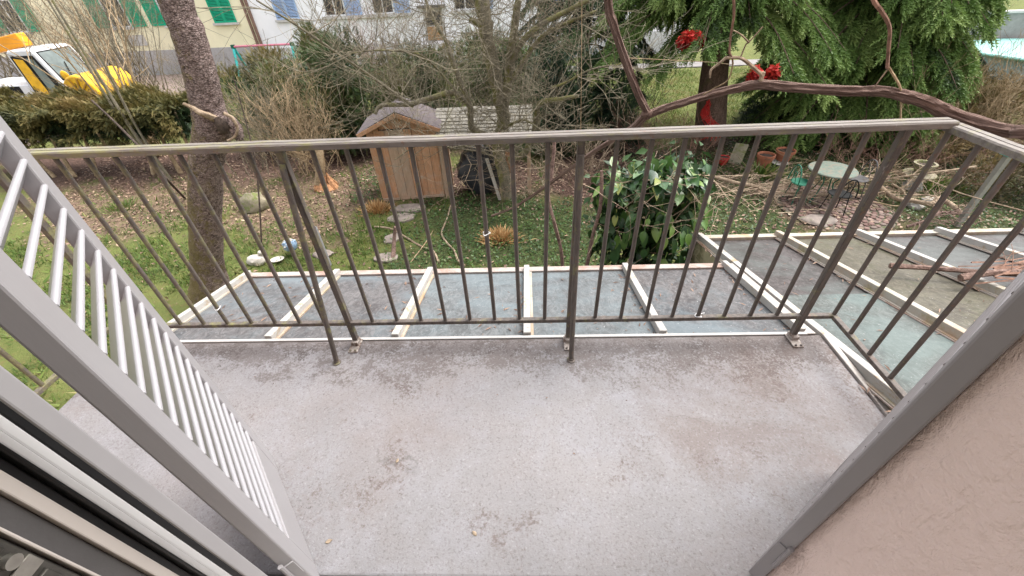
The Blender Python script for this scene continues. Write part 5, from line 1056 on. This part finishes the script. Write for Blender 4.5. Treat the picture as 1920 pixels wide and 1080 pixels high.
for k in range(26):
    a, b = rg.uniform(0, 6.28), rg.uniform(0.3, 1.4); d = Vector((math.cos(a)*math.sin(b), math.sin(a)*math.sin(b), math.cos(b))); MB().blob(d*0.118+Vector((0, 0, 0.22)), 0.024, 0.024, 0.02, 0.2, 3, 7, 5, k).build('petal', MAT_SHELL if k % 2 else MAT_BLUE, t, 60)
bx, by, _ = (-4.694, 6.118, 0.000)
t = thing('white_saucer', 'white oval dish lying on the grass beside the blue ball', 'dish', (bx, by, 0.03), 0.3)
MB().lathe([(0.05, 0), (0.10, 0.012), (0.125, 0.035), (0.118, 0.036), (0.08, 0.020), (0.001, 0.015)], 24).build('dish', MAT_SHELL, t, 50).scale = (1.0, 0.78, 1)
bx, by, _ = (-5.066, 6.079, 0.000)
t = thing('white_stone_ornament', 'white shell shaped ornament on the grass left of the oval dish', 'ornament', (bx, by, 0))
MB().blob((0, 0, 0.07), 0.17, 0.12, 0.11, 0.25, 2.5, 16, 10, 7).build('shell', MAT_SHELL, t, 60); MB().blob((0.12, 0.05, 0.20), 0.06, 0.05, 0.05, 0.35, 4, 12, 8, 9).build('knob', MAT_SHELL, t, 60)
o = MB().blob((*(-3.914, 6.318, 0.000)[:2], 0.02), 0.20, 0.15, 0.05, 0.3, 2.5, 14, 8, 3).build('flat_stone', MAT_FLAG, None, 60); tag(o, 'flat grey stone lying in the grass behind the grey pipe', 'stone')
def slab(u, rx, ry, rz, lab, sd):
    rg = random.Random(sd); n = 9; poly = [(rx*math.cos(2*math.pi*i/n)*rg.uniform(0.85, 1.12), ry*math.sin(2*math.pi*i/n)*rg.uniform(0.85, 1.12)) for i in range(n)]
    o = MB().prism(poly, 0, 1, -0.03, 0.045).build('stepping_stone', MAT_FLAG, None, None, 0.012, (u[0], u[1], 0), rz); tag(o, lab, 'stepping stone', 'stepping stones in front of the shed')
slab((-2.635, 8.085, 0.000), 0.42, 0.20, 0.1, 'long flat stepping stone at the shed door', 1); slab((-2.726, 7.656, 0.000), 0.30, 0.20, 0.3, 'square stepping stone, second from the shed door', 2)
slab((-2.682, 6.836, 0.000), 0.22, 0.17, 0.8, 'mossy stepping stone beside the upright wooden stake', 3); slab((-2.639, 6.146, 0.000), 0.24, 0.16, 0.2, 'pinkish stepping stone next to the glass roof edge', 4)
def tuft(u, r, n, h, mat, name, lab, cat, sd, grp=None, wid=1.0):
    rs = np.random.RandomState(sd); x = rs.normal(0, r*0.5, n); y = rs.normal(0, r*0.4, n); ax = np.stack([x/r*1.1+rs.normal(0, .3, n), y/r*1.1+rs.normal(0, .3, n), np.full(n, 0.75)], 1)
    bl = (np.array([[0, -0.04*wid, 0], [0, 0.04*wid, 0], [0.6, 0.03*wid, 0.04], [0.6, -0.03*wid, 0.04], [1, 0, -0.03]]), np.array([[0, 1, 2], [0, 2, 3], [3, 2, 4]]))
    me = scatter_mesh(name, bl[0], bl[1], basis(ax, rs.uniform(-1, 1, n), rs.uniform(0.6, 1.1, n)*h), np.stack([x, y, np.full(n, -0.01)], 1), rs.uniform(0, 1, n), mat)
    tag(link(name, me, None, None, (u[0], u[1], 0)), lab, cat, grp)
tuft((-3.344, 8.025, 0.000), 0.22, 420, 0.26, MAT_TUFT, 'dry_grass_tuft', 'orange dry grass tuft at the left corner of the shed', 'grass tuft', 1, 'dry grass tufts')
tuft((-0.543, 6.723, 0.000), 0.24, 420, 0.26, MAT_TUFT, 'dry_grass_tuft', 'orange dry grass tuft below the fruit tree in the ivy', 'grass tuft', 2, 'dry grass tufts')
tuft((5.567, 9.280, 0.000), 0.28, 160, 0.38, MAT_GRASS, 'strap_leaf_plant', 'bright green strap leaved plant in front of the terracotta pots', 'plant', 3, None, 1.6)
tuft((-9.713, 8.480, 0.000), 0.40, 200, 0.22, MAT_GRASS, 'green_weed', 'green weed patch on the leaf litter left of the leaning trunk', 'plant', 4)
tuft((8.897, 8.339, 0.000), 0.40, 260, 0.30, MAT_GRASS, 'green_weed', 'green weed clump left of the grey pole', 'plant', 5)
# upright stake, dark canes and the pruned branches on the lawn
def stick(name, pts, r0, r1, mat, lab, cat='branch', grp=None, n=6, sub=5):
    mb = MB(); limb(mb, pts, r0, r1, n, sub, 0.12, len(lab)); o = mb.build(name, mat, None, 50); return tag(o, lab, cat, grp)
stick('wooden_stake', [(-2.508, 6.107, 0.000), (-2.492, 6.350, 0.252), (-2.422, 6.400, 0.528)], 0.045, 0.028, MAT_CANE, 'dark rotten wooden stake standing by the stepping stones', 'stake')
BG = 'pruned branches lying on the lawn'
stick('fallen_branch', [(-3.195, 7.290, 0.030), (-2.845, 7.174, 0.050), (-2.570, 6.952, 0.050), (-2.044, 6.477, 0.040), (-1.786, 6.305, 0.050), (-1.629, 5.947, 0.030)], 0.018, 0.020, MAT_TWIGP, 'pale curved branch lying from the stepping stones to the roof edge', grp=BG)
stick('fallen_branch', [(-1.686, 8.016, 0.100), (-1.702, 7.514, 0.050), (-1.728, 6.951, 0.040), (-1.567, 6.588, 0.040), (-1.380, 6.288, 0.050), (-1.282, 5.989, 0.050), (-1.131, 5.830, 0.030)], 0.016, 0.022, MAT_TWIGP, 'pale zigzag branch lying right of the shed', grp=BG)
stick('fallen_branch', [(-2.146, 5.980, 0.020), (-1.948, 6.567, 0.100), (-1.846, 6.791, 0.200)], 0.012, 0.006, MAT_TWIGT, 'thin tan stick leaning between the two pale branches', grp=BG)
stick('dark_cane', [(-5.025, 7.600, 2.868), (-5.028, 7.500, 2.444), (-4.992, 7.300, 1.951), (-4.977, 7.100, 1.484), (-5.066, 6.800, 0.774), (-5.206, 6.500, 0.011), (-4.928, 5.972, 0.000)], 0.010, 0.018, MAT_DARKW, 'dark thin cane standing upright right of the leaning trunk', 'cane')
stick('dark_pole', [(-9.830, 9.600, 2.152), (-9.168, 9.200, 1.665), (-8.387, 8.600, 1.289), (-7.674, 8.000, 0.913), (-8.428, 8.960, 0.000)], 0.022, 0.028, MAT_DARKW, 'dark double pole leaning behind the leaning trunk', 'pole')
# the cut canes under the vine
stick('vine_cane', [(0.222, 3.200, 3.104), (0.203, 3.150, 2.873), (0.174, 3.100, 2.663), (0.230, 3.050, 2.437), (0.290, 3.000, 2.195), (0.315, 2.950, 1.935)], 0.014, 0.016, MAT_CANE, 'upright brown vine cane left of the middle post', 'vine')
stick('vine_cane', [(0.613, 3.200, 2.839), (0.624, 3.150, 2.550), (0.576, 3.100, 2.291), (0.537, 3.050, 1.978)], 0.015, 0.018, MAT_CANE, 'upright brown vine cane between the middle post and the leafy climber', 'vine')

# ------------------------------------------------------------------ grape vine running above the railing
t = thing('grape_vine', 'thick bare brown vine with peeling bark running above the handrail', 'vine', (0, 0, 0))
def ridged(pts, r0, r1, sd, n=22, sub=8):
    sp_ = smooth_path(pts, sub); k = len(sp_)
    wb = lambda i, j: 1+0.17*math.sin(j*2*math.pi/n*6+i*0.10+2.0*noise.noise(Vector((i*0.2, sd, 0))))+0.16*noise.noise(Vector((i*0.16, j*0.9, sd*3)))+0.10*noise.noise(Vector((i*0.09, 0, sd)))
    mb = MB().tube(sp_, [r0+(r1-r0)*i/(k-1) for i in range(k)], n, True, wb); cum = [0.0]
    for i in range(1, k): cum.append(cum[-1]+(sp_[i]-sp_[i-1]).length)
    mb.uv = [((j+dj)/n, cum[i+di]) for i in range(k-1) for j in range(n) for di, dj in ((0, 0), (0, 1), (1, 1), (1, 0))]
    return mb
ridged([(0.20, 1.66, 4.9), (0.25, 1.68, 4.4), (0.287, 1.700, 4.094), (0.314, 1.700, 4.016), (0.355, 1.700, 3.932), (0.397, 1.700, 3.852), (0.438, 1.700, 3.779), (0.487, 1.700, 3.707)], 0.0125, 0.014, 1).build('stem', MAT_VINE, t, 60)
ridged([(0.470, 1.700, 3.695), (0.513, 1.700, 3.714), (0.576, 1.690, 3.738), (0.698, 1.670, 3.777), (0.782, 1.650, 3.801), (0.855, 1.630, 3.816), (0.984, 1.600, 3.807), (1.148, 1.560, 3.800), (1.216, 1.530, 3.804), (1.269, 1.500, 3.797), (1.325, 1.470, 3.783), (1.406, 1.440, 3.751), (1.469, 1.360, 3.732), (1.504, 1.300, 3.732), (1.519, 1.240, 3.749), (2.0, 1.1, 3.78)], 0.0125, 0.0195, 2, 24, 12).build('stem', MAT_VINE, t, 60)
MB().blob((0.482, 1.700, 3.707), 0.022, 0.02, 0.02, 0.3, 3, 14, 10, 3).build('knot', MAT_CANE, t, 60)
ridged([(0.480, 1.700, 3.707), (0.463, 1.750, 3.655), (0.449, 1.900, 3.568), (0.386, 2.200, 3.387), (0.313, 2.500, 3.184), (0.129, 2.900, 2.844), (-0.116, 3.300, 2.479), (-0.360, 3.600, 2.229)], 0.014, 0.010, 3, 10).build('stem', MAT_VINE, t, 60)
def shoot(pts, r, mat=MAT_TWIGR): mb = MB(); limb(mb, pts, r, r*0.7, 6, 5, 0.1, 2); mb.build('shoot', mat, t, 50)
shoot([(0.677, 1.620, 4.083), (0.693, 1.620, 4.032), (0.703, 1.630, 3.982), (0.713, 1.630, 3.929), (0.730, 1.630, 3.904), (0.741, 1.640, 3.885)], 0.0045)
shoot([(0.854, 1.630, 3.817), (0.852, 1.630, 3.840), (0.854, 1.630, 3.858)], 0.010, MAT_TWIGP); shoot([(0.849, 1.630, 3.849), (0.806, 1.630, 3.878), (0.757, 1.630, 3.905), (0.708, 1.630, 3.908)], 0.007, MAT_TWIGP)
shoot([(0.708, 1.630, 3.908), (0.683, 1.630, 3.886), (0.665, 1.630, 3.870), (0.668, 1.630, 3.845)], 0.005, MAT_TWIGP); shoot([(0.757, 1.630, 3.905), (0.763, 1.630, 3.944), (0.772, 1.630, 3.954), (0.791, 1.630, 3.979), (0.803, 1.630, 3.997)], 0.003, MAT_TWIGP)
shoot([(0.772, 1.630, 3.951), (0.734, 1.620, 3.977), (0.704, 1.620, 3.991)], 0.003, MAT_TWIGP)
shoot([(1.034, 1.500, 4.079), (1.049, 1.500, 4.062), (1.081, 1.500, 4.038), (1.109, 1.500, 4.015), (1.132, 1.500, 3.987), (1.153, 1.500, 3.940), (1.180, 1.500, 3.881)], 0.0065); shoot([(1.182, 1.500, 3.884), (1.213, 1.500, 3.858), (1.246, 1.500, 3.828), (1.265, 1.500, 3.803), (1.309, 1.500, 3.720)], 0.004, MAT_TWIGT)
shoot([(1.184, 1.500, 3.881), (1.175, 1.500, 3.853), (1.167, 1.500, 3.821)], 0.0025, MAT_TWIGP)
shoot([(1.502, 1.300, 3.733), (1.494, 1.280, 3.753), (1.492, 1.260, 3.771)], 0.008)
shoot([(0.737, 1.630, 3.891), (0.739, 1.640, 3.834), (0.703, 1.650, 3.806), (0.670, 1.660, 3.781)], 0.0028, MAT_TWIGT)
o = MB().tube([(0.360, 1.750, 3.902), (0.584, 1.900, 3.861), (0.800, 2.000, 3.828), (0.738, 1.640, 3.884)], 0.0013, 5).build('training_wire', MAT_TWIGT); tag(o, 'thin pale training wire stretched from the vine towards the spruce', 'wire')
o = MB().tube([(0.221, 1.900, 4.093), (0.235, 1.900, 3.859), (0.249, 1.900, 3.603), (0.265, 1.900, 3.368)], 0.0014, 5).build('hanging_cord', MAT_TWIGT); tag(o, 'pale thin cord hanging straight down behind the middle post', 'cord')
o = MB().tube([(4.728, 4.600, 2.003), (4.849, 4.300, 1.981), (4.911, 4.000, 2.014), (5.078, 3.800, 2.009)], 0.006, 6).build('cable', MAT_TWIGP); tag(o, 'pale cable running down to the right in front of the grey pole', 'cable')

# ------------------------------------------------------------------ leafy climber at the roof edge
t = thing('leafy_climber', 'evergreen climber with large glossy leaves heaped at the glass roof edge', 'climber', (1.08, 3.25, 0.08))
def leafmesh(s, fold, mat):
    mb = MB(); n = 6; rows_ = []
    for i in range(n+1):
        a = i/n; wd = s*0.29*math.sin(math.pi*(a**0.75))**0.9+0.001; x = a*s; z = -0.22*s*a*a
        rows_.append([(x, -wd, z+fold*wd), (x, 0, z), (x, wd, z+fold*wd)])
    for i in range(n): o = len(mb.v); mb.v += rows_[i]+rows_[i+1]; mb.f += [(o, o+1, o+4, o+3), (o+1, o+2, o+5, o+4)]
    o = len(mb.v); mb.v += [(-0.35*s, -0.006, 0.02), (-0.35*s, 0.006, 0.02), (0.02, 0, 0)]; mb.f.append((o, o+1, o+2))
    return mb.mesh('leaf', mat, 180)
LM = [leafmesh(0.125, 0.35, MAT_LEAF), leafmesh(0.095, 0.5, MAT_LEAF), leafmesh(0.145, 0.22, MAT_LEAF), leafmesh(0.105, 0.3, MAT_LEAFY)]
rg = random.Random(12); lo = []
def leaf_at(p, d, me, roll=None):
    d = Vector(d).normalized(); s = d.cross(Vector((0, 0, 1))).normalized(); u = s.cross(d); M_ = Matrix((d, -s, u)).transposed(); M_ = M_ @ Matrix.Rotation(rg.uniform(-0.6, 0.6) if roll is None else roll, 3, 'X')
    o = bpy.data.objects.new('leaf', me); C.objects.link(o); o.parent = t; o.location = p; o.rotation_euler = M_.to_euler(); sc = rg.uniform(0.75, 1.25); o.scale = (sc, sc, sc)
LC = [((-0.30, 0.1, 2.58), (0.15, 0.2, 0.18)), ((-0.08, -0.05, 2.66), (0.18, 0.22, 0.18)), ((0.16, -0.06, 2.70), (0.20, 0.22, 0.17)), ((0.34, 0.0, 2.50), (0.12, 0.2, 0.34)), ((0.05, -0.15, 2.34), (0.26, 0.22, 0.30)), ((-0.27, -0.02, 2.20), (0.19, 0.22, 0.30)), ((0.12, -0.15, 2.0), (0.28, 0.22, 0.25)), ((-0.14, -0.2, 1.8), (0.28, 0.22, 0.22))]
for k in range(296):
    c_, r_ = LC[k % len(LC)]; d = Vector((rg.gauss(0, 1), rg.gauss(-0.5, 1), rg.gauss(0.15, 0.9))).normalized(); p = Vector(c_)+Vector((d.x*r_[0], d.y*r_[1], d.z*r_[2]))*rg.uniform(0.6, 1.1)
    up_ = p.z > 2.55; me = LM[3] if (up_ and rg.random() < 0.26) or rg.random() < 0.06 else LM[rg.choice((0, 0, 1, 2))]
    leaf_at(p, (d.x*0.7+rg.gauss(0, .25), d.y*0.7-0.2, (-0.25 if up_ else -1.25)+rg.gauss(0, .25)), me)
n = 2600; rs = np.random.RandomState(77); k = rs.randint(0, len(LC), n); cc = np.array([c[0] for c in LC]); cr = np.array([c[1] for c in LC]); d = rs.normal(0, 0.42, (n, 3)); pos = cc[k]+d*cr[k]*1.25+np.array([0, 0.08, -0.08])
lfc = (np.array([[0, 0, 0], [0.4, -0.3, 0.06], [1, 0, -0.1], [0.4, 0.3, 0.06]]), np.array([[0, 1, 2], [0, 2, 3]]))
me = scatter_mesh('inner_leaves', lfc[0], lfc[1], basis(rs.normal(0, 1, (n, 3))-[0, 0, 0.6], rs.uniform(-1, 1, n), rs.uniform(0.06, 0.12, n)), pos, rs.uniform(0, 0.55, n), MAT_IVY); tag(link('inner_leaves', me, t), kind='stuff')
mb = MB()
for k in range(6): limb(mb, [(rg.uniform(-.3, .3), rg.uniform(-.2, .2), 0), (rg.uniform(-.3, .3), rg.uniform(-.2, .2), 1.1), (rg.uniform(-.3, .3), rg.uniform(-.2, .1), 2.0), (rg.uniform(-.4, .4), 0, 2.6)], 0.025, 0.010, 6)
mb.build('stem', MAT_BARKF, t, 50); mb = MB()
for k in range(44): c_, r_ = rg.choice(LC); grow(mb, Vector(c_)+Vector((rg.gauss(0, .12), -0.1, 0.05)), (rg.gauss(0, 1), rg.gauss(-.4, .6), rg.uniform(-.3, .9)), rg.uniform(0.25, 0.55), 0.0045, 1, rg, 0.25, 0.05, 2, 0.6, 4, 0.0016)
tag(mb.build('dry_shoots', MAT_TWIGP, t), kind='stuff')

# ------------------------------------------------------------------ red cords by the spruce
def cords(lab, pts_fn, n, sd, name='red_cord_bundle'):
    rg = random.Random(sd); mb = MB()
    for k in range(n): mb.tube(pts_fn(rg), rg.uniform(0.008, 0.014), 4, False)
    o = mb.build(name, MAT_RED, None, 50); return tag(o, lab, 'cord bundle')
def red_cloth(c, rx, rz, n, sd, lab):
    rs = np.random.RandomState(sd); d = rs.normal(0, 1, (n, 3)); d /= np.linalg.norm(d, axis=1, keepdims=True); rr = rs.uniform(0.3, 1.0, n)[:, None]
    pos = d*rr*np.array([rx, 0.14, rz]); pos[:, 2] -= 0.35*rz*(pos[:, 0]/rx)**2*np.sign(rx); ax = np.stack([rs.normal(0, .8, n), rs.normal(0, .4, n), rs.normal(-0.5, .6, n)], 1)
    me = scatter_mesh('red_cloth_strips', lf[0]*[1, 0.75, 1.6], lf[1], basis(ax, rs.uniform(-1.2, 1.2, n), rs.uniform(0.06, 0.15, n)), pos, np.clip(0.5+0.5*pos[:, 2]/rz+rs.uniform(-.3, .3, n), 0, 1), MAT_REDC)
    tag(link('red_cloth_strips', me, None, None, c), lab, 'cloth strips', 'red cloth strips hanging in the spruce')
red_cloth((3.304, 9.400, 2.855), 0.30, 0.17, 420, 1, 'bright red frayed cloth strips hanging high left of the spruce trunk')
red_cloth((4.671, 9.200, 2.204), 0.15, 0.19, 260, 2, 'red cloth strips low in the spruce boughs, left half of a pair')
red_cloth((4.999, 9.200, 2.231), 0.15, 0.17, 260, 3, 'red cloth strips low in the spruce boughs, right half of a pair')
hp = (4.754, 11.350, 1.172); he = (5.108, 11.300, 0.185)
cords('long red cords hanging down in front of the spruce trunk', lambda rg: smooth_path([(hp[0]+rg.gauss(0, .03), hp[1]+rg.gauss(0, .02), hp[2]+rg.uniform(-.1, .05)), (hp[0]+rg.gauss(0, .07), hp[1], hp[2]*0.66+he[2]*0.34), (he[0]+rg.gauss(0, .10), he[1], hp[2]*0.3+he[2]*0.7), (he[0]+rg.gauss(0, .14), he[1]-.05, he[2]+rg.uniform(-0.02, .25))], 3), 30, 4)

# ------------------------------------------------------------------ patio corner at the right
pcx, pcy, _ = (6.302, 7.679, 0.000)
o = thing('cobbled_patio', 'round patio of reddish cobblestones in front of the green table', 'patio', (pcx, pcy, 0)); o['kind'] = 'structure'; PAT = o
MB().lathe([(1.06, -0.05), (1.06, 0.012), (0.01, 0.016)], 40).build('sand_bed', simple('patio_sand', (0.12, 0.10, 0.08), 0.95, 0.3, 12, dirt=(0.06, 0.075, 0.03), dth=0.5), PAT)
rg = random.Random(4); meshes = []
for k in range(6):
    poly = [(0.5*math.cos(a)*rg.uniform(0.88, 1.1), 0.5*math.sin(a)*rg.uniform(0.88, 1.1)) for a in [math.pi/4*i+rg.uniform(-.15, .15) for i in range(8)]]
    mb = MB(); n8 = 8; mb.v = [(x, y, -0.3) for x, y in poly]+[(x, y, 0.22) for x, y in poly]+[(x*0.8, y*0.8, 0.34+rg.uniform(-.03, .03)) for x, y in poly]
    for lv in (0, 1):
        for i in range(8): j = (i+1) % 8; mb.f.append((lv*8+i, lv*8+j, lv*8+8+j, lv*8+8+i))
    mb.f.append(tuple(16+i for i in range(8))); meshes.append(mb.mesh('cobble', MAT_COBBLE, 30))
cnt = 0
for ring in range(9):
    rr = 0.11*ring+0.02; n = max(1, int(2*math.pi*rr/0.128))
    for i in range(n):
        if cnt >= 300: break
        a = 2*math.pi*i/n+ring*0.3+rg.uniform(-.03, .03); ob = link('cobble', rg.choice(meshes), PAT, None, (rr*math.cos(a)+rg.uniform(-.006, .006), rr*math.sin(a)+rg.uniform(-.006, .006), 0.012+rg.uniform(0, 0.008)), a+rg.uniform(-.15, .15)); ob.scale = (0.105*rg.uniform(.92, 1.06), 0.118*rg.uniform(.92, 1.06), 0.06); cnt += 1
tx, ty, _ = (6.190, 8.007, 0.680)
t = thing('garden_table', 'round pale green metal garden table with weathered top', 'table', (tx, ty, 0))
MB().lathe([(0.02, 0.655), (0.40, 0.66), (0.43, 0.655), (0.435, 0.67), (0.42, 0.685), (0.01, 0.688)], 36).build('tabletop', MAT_TABLE, t, 40)
for k in range(4):
    a = k*math.pi/2+0.5; ca, sa = math.cos(a), math.sin(a); MB().tube([(0.26*ca, 0.26*sa, 0.655), (0.12*ca, 0.12*sa, 0.42), (0.20*ca, 0.20*sa, 0.18), (0.34*ca, 0.34*sa, 0.0)], 0.013, 8).build('leg', MAT_GCHAIR, t, 50)
def gchair(loc, rz, lab, mat):
    t = thing('garden_chair', lab, 'chair', loc, rz, 'metal garden chairs at the round table')
    MB().lathe([(0.02, 0.43), (0.19, 0.435), (0.20, 0.445), (0.19, 0.455), (0.01, 0.45)], 24).build('seat', mat, t, 40)
    for a in (0.7, 2.4, 3.9, 5.5): MB().tube([(0.16*math.cos(a), 0.16*math.sin(a), 0.435), (0.22*math.cos(a), 0.22*math.sin(a), 0.0)], 0.010, 8).build('leg', mat, t, 50)
    MB().tube([(0.17*math.cos(a), 0.20*math.sin(a)*0+0.19, 0.45+0.36*math.sin(a)) for a in [math.pi*i/12 for i in range(13)]], 0.012, 8).build('back_hoop', mat, t, 50)
    for s in (-0.07, 0.07): MB().tube([(s, 0.19, 0.45), (s*0.4, 0.20, 0.6), (s, 0.19, 0.74)], 0.007, 6).build('back_scroll', mat, t, 50)
    MB().tube([(0.05*math.cos(a), 0.20, 0.62+0.06*math.sin(a)) for a in [2*math.pi*i/12 for i in range(13)]], 0.007, 6).build('back_ring', mat, t, 50)
gchair((tx-0.55, ty-0.05, 0), R(95), 'dark green metal chair on the left side of the round table', MAT_GCHAIR)
gchair((tx+0.62, ty+0.05, 0), R(-80), 'blue grey metal chair on the right side of the round table', MAT_DGREY)
gchair((tx-0.12, ty-0.62, 0), R(175), 'dark wire chair with curled back in front of the round table', MAT_DARK)
def pot(u, r, h, mat, lab, grp=None, z=0, soil=True, tilt=0):
    t = thing('flower_pot', lab, 'flower pot', (u[0], u[1], z), 0, grp); t.rotation_euler = (0, tilt, 0)
    MB().lathe([(r*0.62, 0), (r*0.9, h*0.78), (r, h*0.79), (r*1.02, h), (r*0.88, h), (r*0.84, h*0.86)], 22).build('pot', mat, t, 40); MB().lathe([(r*0.845, h*0.87), (0.001, h*0.9)], 22).build('soil', MAT_DARKW, t)
    return t
PGR = 'flower pots at the spruce foot'
pot((5.772, 9.711, 0.000), 0.20, 0.36, MAT_TERRA, 'terracotta pot with a rim, left one of the two behind the green plant', PGR)
pot((6.446, 10.099, 0.000), 0.22, 0.30, MAT_TERRA, 'dark reddish pot, right one of the two behind the green plant', PGR)
pot((4.947, 10.046, 0.000), 0.13, 0.2, MAT_RED, 'small bright red pot beside the leafy climber', PGR)
MB_ = thing('saucer', 'pale saucer lying at the foot of the dark reddish pot', 'saucer', (*(6.291, 9.939, 0.000)[:2], 0.02)); MB().lathe([(0.12, 0), (0.2, 0.03), (0.19, 0.035), (0.01, 0.012)], 22).build('saucer', MAT_STONE, MB_, 40)
o = MB().bar((5.229, 10.024, 0.000), (5.480, 10.400, 0.371), 0.30, 0.05).build('pale_board', MAT_PLANTER, None, None, 0.006); tag(o, 'pale stained board leaning by the spruce foot', 'board')
ux, uy, _ = (8.401, 8.451, 0.000)
t = thing('stone_planter', 'mossy stone bowl planter on a pedestal', 'planter', (ux, uy, 0))
MB().lathe([(0.30, 0), (0.28, 0.10), (0.22, 0.14), (0.20, 0.36), (0.25, 0.42)], 22).build('pedestal', MAT_STONE, t, 40); MB().lathe([(0.2, 0.4205), (0.42, 0.44), (0.44, 0.50), (0.40, 0.52)], 24).build('tray', MAT_PLANTER, t, 40)
bw = MB().lathe([(0.16, 0.521), (0.26, 0.70), (0.30, 0.80), (0.31, 0.84), (0.24, 0.84), (0.22, 0.76)], 24).build('bowl', MAT_PLANTER, t, 40); MB().lathe([(0.225, 0.77), (0.001, 0.79)], 24).build('soil', MAT_DARKW, bw)
t.scale = (0.66, 0.66, 0.66)
ux, uy, _ = (8.046, 6.816, 0.000)
t = thing('pole', 'grey square pole with a small teal cap beside the mossy bush', 'pole', (ux, uy, 0))
MB().box(-0.04, 0.04, -0.04, 0.04, 0, 1.35).build('post', MAT_POLE, t, None, 0.004); MB().box(-0.085, 0.085, -0.08, 0.08, 1.351, 1.38).build('cap', MAT_TEAL, t, None, 0.008)
BG2 = 'pruned branches across the patio'
def pile(lab, pts, r0, r1, tw, sd, mat=MAT_TWIGP):
    t = thing('fallen_branch', lab, 'branch', (0, 0, 0), 0, BG2); mb = MB(); sp_ = limb(mb, pts, r0, r1, 8, 5, 0.16, sd); mb.build('stem', mat, t, 50); rg = random.Random(sd); mb = MB()
    for _ in range(tw): i = rg.randint(2, len(sp_)-2); grow(mb, sp_[i], (rg.gauss(0, 1), rg.gauss(0, .7), rg.uniform(-.1, .6)), rg.uniform(0.3, 0.7), 0.009, 1, rg, 0.2, 0.02, 3, 0.6, 4, 0.003)
    mb.build('twigs', mat, t)
pile('tan branch lying left of the patio towards the climber', [(3.936, 8.737, 0.350), (4.216, 8.601, 0.300), (4.648, 8.350, 0.250), (4.983, 8.302, 0.200), (5.186, 8.143, 0.120), (5.276, 8.067, 0.080)], 0.035, 0.045, 12, 1)
pile('thin branch with forked twigs lying across the patio below the table', [(5.190, 8.185, 0.100), (5.704, 8.111, 0.120), (6.051, 8.038, 0.120), (6.498, 7.960, 0.120), (7.000, 7.970, 0.100), (7.470, 7.986, 0.150)], 0.035, 0.02, 16, 2)
pile('long pale branch rising from the table towards the planter', [(6.818, 8.092, 0.300), (7.048, 8.124, 0.420), (7.393, 8.065, 0.400), (7.592, 7.865, 0.550), (7.983, 7.691, 0.700), (8.585, 7.661, 0.800)], 0.022, 0.018, 14, 3)
pile('thick mossy branch lying right of the patio', [(7.530, 8.240, 0.150), (7.481, 7.693, 0.150), (7.716, 7.584, 0.150), (7.863, 7.340, 0.200), (8.071, 7.456, 0.250), (8.194, 7.255, 0.200), (8.270, 6.909, 0.100)], 0.045, 0.04, 10, 4)
pile('thin tan branch forking above the planter pedestal', [(7.364, 7.835, 0.400), (7.571, 7.788, 0.300), (7.779, 7.819, 0.150), (8.080, 7.697, 0.200), (8.339, 7.594, 0.150)], 0.02, 0.018, 10, 5)
pile('dark reddish twig heap at the foot of the mossy bush', [(7.081, 6.757, 0.050), (7.362, 6.737, 0.200), (7.604, 6.824, 0.300), (8.158, 6.988, 0.150)], 0.03, 0.02, 26, 6, MAT_CANE)
def brush(lab, c, n, sd, mat, L=0.9, sx_=0.7, sy_=0.35):
    t = thing('brush_heap', lab, 'twigs', (c[0], c[1], 0), 0, 'heaps of pruned twigs by the patio'); rg = random.Random(sd); mb = MB()
    for _ in range(n): a = rg.gauss(0, 0.5)+(math.pi if rg.random() < 0.5 else 0); grow(mb, (rg.gauss(0, sx_), rg.gauss(0, sy_), rg.uniform(0.02, 0.22)), (math.cos(a), math.sin(a)*0.6, rg.uniform(-0.05, 0.35)), L*rg.uniform(0.5, 1.2), rg.uniform(0.005, 0.013), 2, rg, 0.16, 0.0, 3, 0.5, 5, 0.003)
    tag(mb.build('twigs', mat, t), kind='stuff')
brush('tan heap of pruned twigs left of the round table, over the patio edge', (5.298, 8.178, 0.100), 26, 1, MAT_TWIGP)
brush('loose pruned twigs lying between the round table and the planter', (7.517, 8.348, 0.100), 26, 2, MAT_TWIGT, 1.0, 0.6, 0.4)
brush('reddish pruned twigs reaching up beside the grey pole', (9.167, 8.700, 0.200), 24, 3, MAT_TWIGR, 1.1, 0.5, 0.3)
brush('thin pruned twigs strewn right of the leafy climber', (4.430, 8.079, 0.050), 22, 4, MAT_TWIGP, 0.8, 0.5, 0.4)
for k, (u, v) in enumerate(((7.754, 7.666), (7.793, 7.504), (8.219, 7.757))):
    o = MB().blob((u, v, 0.05), 0.13, 0.10, 0.07, 0.3, 2.5, 12, 8, k).build('pale_stone', MAT_STONE, None, 60)
    tag(o, ('pale stone right of the patio edge, nearest the cobbles', 'pale stone right of the patio edge, middle one of three', 'pale stone right of the patio edge, closest to the mossy branch')[k], 'stone', 'pale stones beside the patio')
o = MB().blob((*(5.702, 7.115, 0.000)[:2], 0.02), 0.33, 0.22, 0.07, 0.25, 2.5, 16, 8, 3).build('flat_stone', MAT_FLAG, None, 60); tag(o, 'flat mossy stone at the near edge of the cobbled patio', 'stone')
print('objects', len(bpy.data.objects), 'tris', sum(len(o.data.polygons) for o in bpy.data.objects if o.type == 'MESH'))
